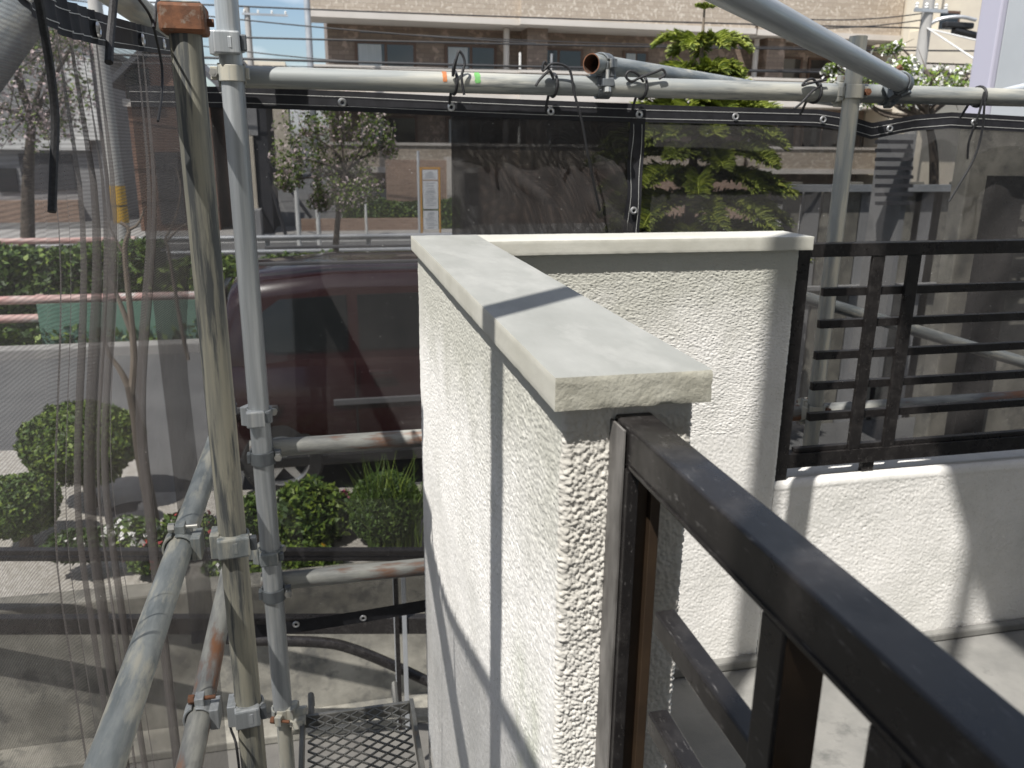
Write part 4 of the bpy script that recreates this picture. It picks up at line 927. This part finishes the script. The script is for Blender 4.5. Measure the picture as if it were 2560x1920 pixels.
k = MB(); k.box(CPt(-.012, 1.31, .85), CPt(.10, 1.48, 1.30)); k.build('tail_light', lens_red, car, bevel=.02)
k = MB(); k.box(CPt(-.06, .06, .34), CPt(.10, 1.44, .56)); k.build('rear_bumper', red_paint, car, bevel=.03)
k = MB(); k.box(CPt(.02, .30, 1.18), CPt(.075, 1.20, 1.52)); k.build('rear_window', carglass, car, bevel=.01)
for yy in (.24, 1.26): k = MB(); k.bar(CPt(.35, yy, 1.755), CPt(2.2, yy, 1.755), .03, .025); k.build('roof_rail', grey_trim, car, bevel=.006)
def wheel(x, yc, out):
    c = Vector(CPt(x, yc, .30)); M = Matrix.Translation(c) @ Matrix.Rotation(math.radians(90*out), 4, 'X')
    k = MB(); k.lathe([(.20, -.09), (.285, -.09), (.305, -.06), (.305, .06), (.285, .09), (.20, .09), (.195, .0), (.20, -.09)], 32, 0, M); t = k.build('tyre', tyre_mat, car, smooth=True, fixn=True)
    k = MB(); k.lathe([(.205, .085), (.19, .088), (.178, .07), (.178, .0)], 32, 0, M)
    for i in range(5):
        R = M @ Matrix.Rotation(2*math.pi*i/5, 4, 'Z'); k.prism([(-.035, .03), (.035, .03), (.028, .185), (-.028, .185)], .045, .075, 0, 'z') if False else None
        vs = [R @ Vector(p) for p in [(-.034, .03, .078), (.034, .03, .078), (.026, .186, .066), (-.026, .186, .066), (-.034, .03, .05), (.034, .03, .05), (.026, .186, .04), (-.026, .186, .04)]]
        k.add(vs, [(0, 1, 2, 3), (7, 6, 5, 4), (0, 4, 5, 1), (1, 5, 6, 2), (2, 6, 7, 3), (3, 7, 4, 0)])
    k.lathe([(0, .088), (.045, .085), (.055, .06)], 16, 0, M); k.build('rim', rim_mat, t, smooth=True)
    k = MB(); k.lathe([(0, .03), (.185, .03)], 20, 0, M); k.build('brake_disc', dark_wall, t)
for x in (.455, 2.95): wheel(x, .085, 1); wheel(x, 1.415, -1)

# ================================================================== street furniture
def guard(y, x0, x1, ztops, mcol, label, step=2.0):
    root = empty('guard_rail', ((x0+x1)/2, y, GND)); cx = (x0+x1)/2
    for zt in ztops: k = MB(); k.tube([(x0-cx, 0, zt), (x1-cx, 0, zt)], .055, 12); k.build('rail_tube', mcol, root, smooth=True)
    x = x0+.4
    while x < x1: k = MB(); k.tube([(x-cx, .08, -.1), (x-cx, .08, ztops[0]+.05)], .05, 10); k.build('post', mcol, root, smooth=True); x += step
    return tag(root, label, 'guard rail', 'street guard rails')
guard(11.45, -14, -1.10, (.66, .42), pink_rail, 'faded pink guard rail beyond the asphalt at left')
guard(17.2, -18, -3.55, (.80, .52), pink_rail, 'faded pink guard rail on the far side of the hedge')
guard(17.2, -3.5, 4.6, (.80, .52), white_rail, 'silver guard rail behind the cherry trunk')
# green mesh panel hung on the near rail
k = MB(); k.box((-.95, -.012, .05), (.95, .012, .62)); o = k.build('mesh_panel', net_green, loc=(at(305, 850, 11.35).x, 11.35, GND)); tag(o, 'pale green mesh panel hung on the near pink guard rail', 'panel')
# bus stop sign
bu = at(1078, 585, 19.0); bsn = tag(empty('bus_stop_sign', (bu.x, 19.0, GND)), 'bus stop board with ochre frame and white timetables', 'sign')
hz = at(1078, 418, 19.0).z-GND
for dx in (-.21, .21): k = MB(); k.tube([(dx, 0, -.05), (dx, 0, hz)], .022, 8); k.build('post', orange_frame, bsn, smooth=True)
k = MB(); k.box((-.24, -.015, hz-.04), (.24, .015, hz)); k.build('top_bar', orange_frame, bsn)
k = MB(); k.tube([(-.26, .03, -.05), (-.26, .03, hz+.35)], .03, 8); k.build('pole', steel_white, bsn, smooth=True)
for zt, zb in ((.06, .27), (.30, .92), (.96, 1.38)):
    k = MB(); k.box((-.17, -.012, hz-zb), (.17, .012, hz-zt)); p_ = k.build('notice_panel', paper, bsn)
    k = MB(); z = hz-zt-.05
    while z > hz-zb+.03:
        w_ = random.uniform(.06, .14); k.box((-w_, -.0145, z-.008), (random.uniform(.05, .14), -.0125, z+.004)); z -= random.uniform(.03, .06)
    k.build('print', ink, p_)
# white bollard poles
for u, v0, v1, lab in ((747, 370, 582, 'tall thin white pole left of the cherry tree'), (797, 460, 582, 'shorter white post under the cherry crown')):
    p0 = at(u, v1, 22.0); k = MB(); k.tube([(0, 0, 0), (0, 0, at(u, v0, 22.0).z-GND)], .06, 10); o = k.build('white_post', white_paint, smooth=True, loc=(p0.x, 22.0, GND)); tag(o, lab, 'post', 'thin white posts')
k = MB(); k.tube([(0, 0, 0), (0, 0, 1.35)], .035, 8); k.box((-.12, -.03, 1.2), (.12, .03, 1.55)); o = k.build('small_sign', white_paint, loc=(at(915, 540, 24.0).x, 24.0, GND)); tag(o, 'small white sign plate on a post by the brick wall', 'sign')
# utility poles
def upole(u, y, r, ztop, label, bands=None, arms=(), vref=400):
    x = at(u, vref, y).x; root = empty('utility_pole', (x, y, GND)); k = MB(); k.tube([(0, 0, -.1), (0, 0, ztop-GND)], [r, r*.72], 16); k.build('pole_shaft', con_pole, root, smooth=True)
    if bands:
        for v0, v1, m in bands:
            a, c = at(u, v1, y).z-GND, at(u, v0, y).z-GND; k = MB(); k.lathe([(r*1.015, a), (r*1.005, c)], 16); k.build('warning_band', m, root, smooth=True, fixn=False)
    for (z, w, sh) in arms:
        k = MB(); k.bar((-w/2+sh, -.12, z-GND), (w/2+sh, -.12, z-GND), .08, .08); a = k.build('cross_arm', white_rail, root)
        for t in (-.45, -.15, .15, .45): k = MB(); k.lathe([(.02, 0), (.05, .03), (.03, .06), (.05, .09), (.02, .14)], 10, 0, Matrix.Translation((sh+t*w, -.12, z-GND+.04))); k.build('insulator', white_paint, a, smooth=True)
    return tag(root, label, 'utility pole', 'utility poles')
upole(285, 15.5, .125, 7.5, 'concrete utility pole with yellow and black warning bands behind the grey net', [(464, 512, yellow), (512, 516, black), (516, 556, yellow)], [(5.5, 1.4, .3)])
upole(622, 40, .17, at(622, 18, 40).z, 'distant utility pole with cross arm against the sky', None, [(at(622, 36, 40).z, 1.9, .75)], 90)
p0 = at(772, 90, 34); k = MB(); k.tube([(0, 0, 0), (0, 0, 11.5)], [.13, .11], 12); o = k.build('steel_pole', white_rail, smooth=True, loc=(p0.x, 34, GND)); tag(o, 'slim grey steel pole at the left end of the apartment block', 'pole')
up = upole(2312, 20, .17, 7.0, 'concrete pole with lamp arm in front of the beige building', None, [(at(2312, 28, 20).z, .95, .0)], 80)
xo = at(2312, 80, 20).x
k = MB(); A_ = [at(2316, 66, 20), at(2350, 48, 19.8), at(2400, 42, 19.6), at(2440, 50, 19.5)]; k.tube([p-Vector((xo, 20, GND)) for p in catmull(A_, 5)], .045, 8); k.build('lamp_arm', white_rail, up, smooth=True)
lm = at(2395, 62, 19.7)-Vector((xo, 20, GND)); k = MB(); k.box((lm.x-.42, lm.y-.1, lm.z-.09), (lm.x+.42, lm.y+.1, lm.z+.06)); k.build('lamp_head', black, up, bevel=.04)
bx_ = at(2412, 82, 19.7)-Vector((xo, 20, GND)); k = MB(); k.tube([bx_+Vector((-.35, 0, .05)), bx_+Vector((.35, 0, -.06))], .09, 10); k.build('cable_closure', black, up, smooth=True)
for i, (a, c) in enumerate((((2318, 70), (2470, 170)), ((2322, 72), (2480, 110)))):
    k = MB(); k.tube([at(*a, 19.9), at(*c, 14.0)], .018, 6); o = k.build('guy_wire', white_paint, smooth=True); tag(o, ('long white' if i == 0 else 'shorter white')+' sleeved wire slanting right from the lamp pole', 'wire', 'white wires')
# overhead cables
cabs = [((560, 0), (2300, 70), 24, .022, 'topmost dark cable crossing the sky and upper parapet'), ((540, 30), (1340, 108), 26, .02, 'thin cable sloping down across the sky above the pipe'), ((540, 78), (2500, 128), 24, .026, 'pale grey cable crossing the apartment windows'), ((540, 108), (1010, 162), 28, .02, 'thin lower cable crossing the sky near the galvanised post'),
        ((560, 131), (2480, 185), 22, .032, 'thick black cable just above the long pipe'), ((900, 80), (2300, 118), 27, .016, 'fine wire over the apartment recess'), ((820, 155), (2200, 172), 25, .014, 'fine wire along the lower balcony edge'), ((1880, 62), (2316, 48), 21, .016, 'fine wire meeting the lamp pole at right'), ((1900, 38), (2316, 32), 21, .016, 'upper fine wire meeting the lamp pole at right')]
for a, c, y, r, lab in cabs:
    p0, p1 = at(*a, y), at(*c, y-1.0); d = p1-p0; p0 = p0-d*(.6 if a[0] < 900 else .0); pts = []
    for i in range(13): t = i/12; q = p0+(p1-p0)*t; q.z -= .35*4*t*(1-t)*.4; pts.append(q)
    k = MB(); k.tube(pts, r, 6); o = k.build('overhead_cable', cable_mat, smooth=True, fixn=False); tag(o, lab, 'cable', 'overhead cables')

# ================================================================== apartment block
AY = 36.5
apt = tag(empty('apartment_block', (16, AY+4, GND)), 'large tan tiled apartment block with brown recessed balconies across the top', 'building'); AO = Vector((16, AY+4, GND))
def abox(name, x0, x1, y0, y1, z0, z1, m, parent=apt, bev=0):
    k = MB(); k.box((x0-AO.x, y0-AO.y, z0-AO.z), (x1-AO.x, y1-AO.y, z1-AO.z)); return k.build(name, m, parent, bevel=bev)
XL, XM, XR, XE = at(770, 40, AY).x, at(1298, 60, AY).x, at(1878, 70, AY).x, at(2246, 90, AY).x
FH = 3.02; ZT = at(1000, 52, AY).z
abox('wall', XL+.75, XE, AY+1.9, AY+12, GND, ZT+6, tile_brown)
for fl in range(4):
    zl = ZT-FH*fl       # underside of this balcony slab
    for (x0, x1, st) in ((XL, XM-.001, 0), (XM, XR, -.35), (XR+.3, XE, -.1)):
        ph = 3.2 if fl == 0 else .98
        pz0 = zl+.26
        p_ = abox('balcony_parapet', x0, x1, AY+st, AY+st+.18, pz0, pz0+ph-.1, tile_tan)
        abox('ledge', x0-.04, x1+.04, AY+st-.07, AY+st+.25, zl+.02, pz0-.002, ledge_mat, p_)
        if fl > 0: abox('cap', x0-.03, x1+.03, AY+st-.06, AY+st+.24, pz0+ph-.098, pz0+ph+.02, ledge_mat, p_)
        abox('balcony_slab', x0+.02, x1-.02, AY+st+.19, AY+1.89, zl+.03, zl+.22, soffit_mat, apt)
        abox('side_parapet', x0, x0+.16, AY+st+.181, AY+1.88, pz0, pz0+ph-.11, tile_tan, apt)
for fl in range(3):
    zw0 = ZT-FH*(fl+1)+.35; zw1 = ZT-FH*fl-.62
    for (u0, u1, kind) in ((888, 1040, 0), (1112, 1240, 0), (1332, 1456, 1), (1556, 1618, 0), (1880, 2005, 1), (2020, 2120, 1), (2180, 2235, 1)):
        x0, x1 = at(u0, 150, AY+1.9).x, at(u1, 150, AY+1.9).x
        wf = abox('window', x0, x1, AY+1.80, AY+1.899, zw0, zw1, window_frame)
        xm = (x0+x1)/2
        for (a, c) in ((x0+.12, xm-.06), (xm+.06, x1-.12)):
            pn = abox('pane', a, c, AY+1.785, AY+1.7995, zw0+.08, zw1-.10, glass, wf)
        if kind == 0:
            abox('curtain', x0+.14, x0+.14+(xm-x0)*.75, AY+1.776, AY+1.7845, zw0+.09, zw1-.12, curtain, wf)
    # division walls and drains
    for u in (1262, 1880):
        x = at(u, 150, AY+1.2).x; k = MB(); k.tube([(x-AO.x, AY+.9-AO.y, ZT-FH*(fl+1)+.2-AO.z), (x-AO.x, AY+.9-AO.y, ZT-FH*fl-AO.z)], .13, 10); k.build('drain_pipe', ledge_mat, apt, smooth=True)
    for u in (1310, 1900):
        x = at(u, 150, AY+1.2).x; abox('party_wall', x, x+.9, AY+.6, AY+1.88, ZT-FH*(fl+1)+.25, ZT-FH*fl+.02, tile_brown)
    x = at(1300, 160, AY+.3).x
    for xx in (x, x+1.4): k = MB(); k.tube([(xx-AO.x, AY+.3-AO.y, ZT-FH*(fl+1)+1.2-AO.z), (xx-AO.x, AY+.3-AO.y, ZT-FH*(fl+1)+2.0-AO.z)], .05, 8); k.build('laundry_post', white_paint, apt, smooth=True)
# beige building at right
bb_ = tag(empty('beige_building', (at(2430, 100, 33).x, 36, GND)), 'beige rendered building with dark windows behind the lamp pole at top right', 'building'); BO = Vector((at(2430, 100, 33).x, 36, GND))
def bbox(name, u0, u1, v0, v1, y0, y1, m, parent=bb_):
    a, c = at(u0, v1, y0), at(u1, v0, y0); k = MB(); k.box((a.x-BO.x, y0-BO.y, a.z-BO.z), (c.x-BO.x, y1-BO.y, c.z-BO.z)); return k.build(name, m, parent)
bbox('wall', 2270, 2760, -120, 600, 34, 40, beige)
bbox('balcony_parapet', 2310, 2452, 78, 160, 32.4, 33.99, beige)
bbox('balcony_slab', 2310, 2452, 161, 172, 32.4, 33.98, ledge_mat)
w_ = bbox('window', 2318, 2402, 28, 92, 33.9, 33.995, window_frame); bbox('pane', 2324, 2398, 34, 88, 33.88, 33.895, glass, w_)
w_ = bbox('window', 2458, 2520, 30, 150, 33.9, 33.995, window_frame); bbox('pane', 2464, 2514, 36, 146, 33.88, 33.895, glass, w_)
bbox('corner_pilaster', 2270, 2300, -120, 600, 33.6, 33.985, beige)
# far block by the sky
fb2 = at(660, 170, 70); k = MB(); k.box((-2.2, 0, 0), (1.6, 5, fb2.z-GND+.5)); o = tag(k.build('distant_block', beige, loc=(fb2.x, 70, GND)), 'distant pinkish flats between the galvanised post and the apartment block', 'building')
for x in (-1.9, -1.0, -.1, .8):
    k = MB(); k.box((x, -.02, fb2.z-GND-.5), (x+.65, -.003, fb2.z-GND+.2)); k.build('window', glass, o)
# brick garden wall
bw = tag(empty('brick_wall', (3, 26.5, GND)), 'brown brick garden wall behind the bus stop', 'wall')
k = MB(); a, c = at(965, 400, 26.5), at(1118, 585, 26.5); k.box((a.x-3, 0, 0), (c.x-3, .3, a.z-GND)); k.build('tall_panel', brick_mat, bw)
k = MB(); a2 = at(752, 548, 25.4); k.box((a2.x-3, -1.1, 0), (at(1060, 548, 25.4).x-3, -.9, a2.z-GND)); k.build('planter_front', brick_mat, bw)
k = MB(); k.box((c.x-3+.002, -.1, 0), (c.x-3+.55, .5, a.z-GND+.1)); k.build('pier', ledge_mat, bw)
k = MB(); k.box((c.x-3+1.2, .6, 0), (12, .9, at(1200, 420, 27).z-GND)); k.build('rear_panel', brick_mat, bw)
# houses at left
def house(name, u0, u1, vtop, y, depth, wallm, label, gable=None, parts=()):
    a, c = at(u0, vtop, y), at(u1, vtop, y); root = empty(name, ((a.x+c.x)/2, y+depth/2, GND)); ox = (a.x+c.x)/2
    k = MB(); k.box((a.x-ox, -depth/2, 0), (c.x-ox, depth/2, a.z-GND)); k.build('wall', wallm, root)
    w2 = (c.x-a.x)/2; h0 = a.z-GND
    if gable: k = MB(); k.prism([(-w2-.35, h0-.05), (0, h0+gable), (w2+.35, h0-.05), (w2+.35, h0+.12), (0, h0+gable+.2), (-w2-.35, h0+.12)], -depth/2-.35, depth/2+.3); k.build('roof', slate, root); k = MB(); k.prism([(-w2, h0+.001), (w2, h0+.001), (0, h0+gable-.06)], -depth/2+.01, -depth/2+.2); k.build('gable_wall', wallm, root)
    for nm, (p0, p1, q0, q1), m, dy in parts:
        s, e = at(p0, q1, y), at(p1, q0, y); k = MB(); k.box((s.x-ox, -depth/2-dy, s.z-GND), (e.x-ox, -depth/2-.002, e.z-GND)); k.build(nm, m, root)
    return tag(root, label, 'building', 'houses across the street')
house('brown_house', 312, 520, 215, 26, 6, brown_wall, 'brown house with gable roof behind the cream post', 1.3, [('window', (318, 372, 172, 246), glass, .06), ('sill', (310, 402, 250, 266), ledge_mat, .12), ('door', (405, 448, 380, 560), dark_wall, .05), ('window', (452, 480, 380, 470), glass, .05)])
house('white_house', -240, 222, 110, 31, 6, grey_wall, 'pale house with white bands behind the blossom tree', .8, [('band', (-200, 226, 348, 372), white_paint, .25), ('corner_pillar', (192, 224, 112, 350), white_paint, .2), ('shutter', (60, 180, 385, 475), dark_wall, .06), ('window', (0, 40, 420, 480), glass, .06), ('low_band', (-200, 200, 500, 580), brick_mat, .3)])
house('charcoal_house', 560, 662, 250, 25, 4, dark_wall, 'charcoal house with pale lower wall left of the cherry tree', .9, [('pale_panel', (606, 632, 340, 560), beige, .1), ('grey_panel', (588, 640, 262, 338), grey_wall, .06), ('bin_store', (620, 655, 520, 584), grey_wall, .9)])
st = tag(empty('stair_rail', (at(690, 560, 24.3).x, 24.3, GND)), 'sloping dark stair rail against the charcoal house', 'handrail'); so = Vector((at(690, 560, 24.3).x, 24.3, GND))
for (a, c, r) in (((668, 395), (778, 545), .05), ((668, 430), (715, 590), .05)): k = MB(); k.tube([at(*a, 24.3)-so, at(*c, 24.3)-so], r, 8); k.build('rail_tube', dark_wall, st, smooth=True)

# ================================================================== things beyond the net at right
sd_ = at(2490, 0, 4.3); k = MB(); k.box((-.03, -.09, 0), (.40, .09, 6.2)); o = tag(k.build('steel_column', steel_white, loc=(sd_.x+.03, 4.3, LOW), bevel=.01), 'broad pale steel column at the top right edge', 'column')
k = MB(); k.box((-.075, -.10, 0), (-.0305, .06, 6.2)); k.build('edge_trim', lavender, o, bevel=.01)
sh = tag(empty('metal_shed', (at(2250, 420, 6.0).x, 6.2, GND)), 'grey louvred metal cabinet seen through the right net', 'cabinet'); so = Vector((at(2250, 420, 6.0).x, 6.2, GND))
def sbox(name, u0, u1, v0, v1, y0, y1, m, parent=sh, o_=None):
    o_ = o_ or so; a, c = at(u0, v1, y0), at(u1, v0, y0); k = MB(); k.box((a.x-o_.x, y0-o_.y, a.z-o_.z), (c.x-o_.x, y1-o_.y, c.z-o_.z)); return k.build(name, m, parent)
sbox('body', 2190, 2290, 335, 960, 6.0, 6.4, grey_wall)
for v in range(350, 520, 22): sbox('louvre', 2196, 2284, v, v+9, 5.95, 5.998, dark_wall)
pw = tag(empty('panel_fence', (at(2150, 500, 6.8).x, 6.8, GND)), 'grey board fence with pale and dark uprights behind the right net', 'fence'); po_ = Vector((at(2150, 500, 6.8).x, 6.8, GND))
for i, u in enumerate(range(1930, 2620, 46)):
    sbox('board', u, u+41, 470 if i % 3 else 455, 1180, 6.8, 6.86, (conc, grey_wall, conc)[i % 3], pw, po_)
sbox('rail', 1930, 2620, 462, 480, 6.72, 6.795, white_rail, pw, po_)
sbox('rail', 1930, 2620, 700, 730, 6.72, 6.795, grey_wall, pw, po_)
gw = at(2440, 312, 4.05); k = MB(); k.box((0, 0, 0), (2.2, .12, gw.z-LOW)); o = k.build('block_wall', conc, loc=(gw.x, 4.05, LOW), bevel=.01); tag(o, 'pale concrete garden wall at the right edge behind the net', 'wall')
bf = tag(empty('black_fence', (at(2500, 600, 3.9).x, 3.9, GND)), 'black slatted gate fence near the right edge behind the net', 'fence'); bo_ = Vector((at(2500, 600, 3.9).x, 3.9, GND))
sbox('post', 2450, 2492, 440, 1100, 3.9, 3.97, alu, bf, bo_)
for v in (492, 548, 604, 665, 720): sbox('slat', 2493, 2640, v, v+20, 3.92, 3.95, alu, bf, bo_)
yt = tag(empty('yellow_tool_stand', (at(2400, 690, 4.6).x, 4.6, GND)), 'yellow and red tool frame standing beyond the far railing', 'tool'); yo = Vector((at(2400, 690, 4.6).x, 4.6, GND))
for pts, m, r in (([(2372, 690), (2385, 655), (2420, 655), (2438, 670), (2436, 700)], yellow, .012), ([(2372, 690), (2400, 680), (2436, 700)], orange, .010), ([(2380, 690), (2385, 760), (2380, 1000)], yellow, .014), ([(2430, 700), (2440, 780), (2440, 1000)], yellow, .014)):
    k = MB(); k.tube(catmull([at(u, v, 4.6)-yo for u, v in pts], 5), r, 8); k.build('frame_tube', m, yt, smooth=True, fixn=False)
sbox('motor_box', 2385, 2432, 705, 770, 4.58, 4.72, black, yt, yo)
pa_ = onY(2000, 740, 2.9); pb_ = onY(2640, 930, 2.75)
pipe('scaffold_brace', pa_, pb_, galv, 'grey brace slanting down to the right beyond the far railing', group='scaffold braces')
k = MB(); k.tube([onY(2330, 248, 3.0), onY(2480, 240, 3.3), onY(2620, 205, 3.6)], .022, 10); o = k.build('pale_pipe', steel_white, smooth=True); tag(o, 'pale pipe end below the steel column at the right edge', 'pipe')

# ================================================================== house behind the viewer (its eave shades the right end)
hs = tag(empty('house', (3, -3, FLOOR)), 'house behind the viewer whose eave shades the right end of the balcony', 'building')
k = MB(); k.box((-3.2, -3, -2), (4, 1.6, 5.0)); k.build('wall', beige, hs)
k = MB(); k.box((-3.56, -3.3, 5.28), (4.5, 3.15, 5.42)); k.build('eave', soffit_mat, hs, bevel=.01)
k = MB(); k.box((-9, -3.3, 5.28), (-3.5605, 1.60, 5.42)); k.build('eave', soffit_mat, hs, bevel=.01)
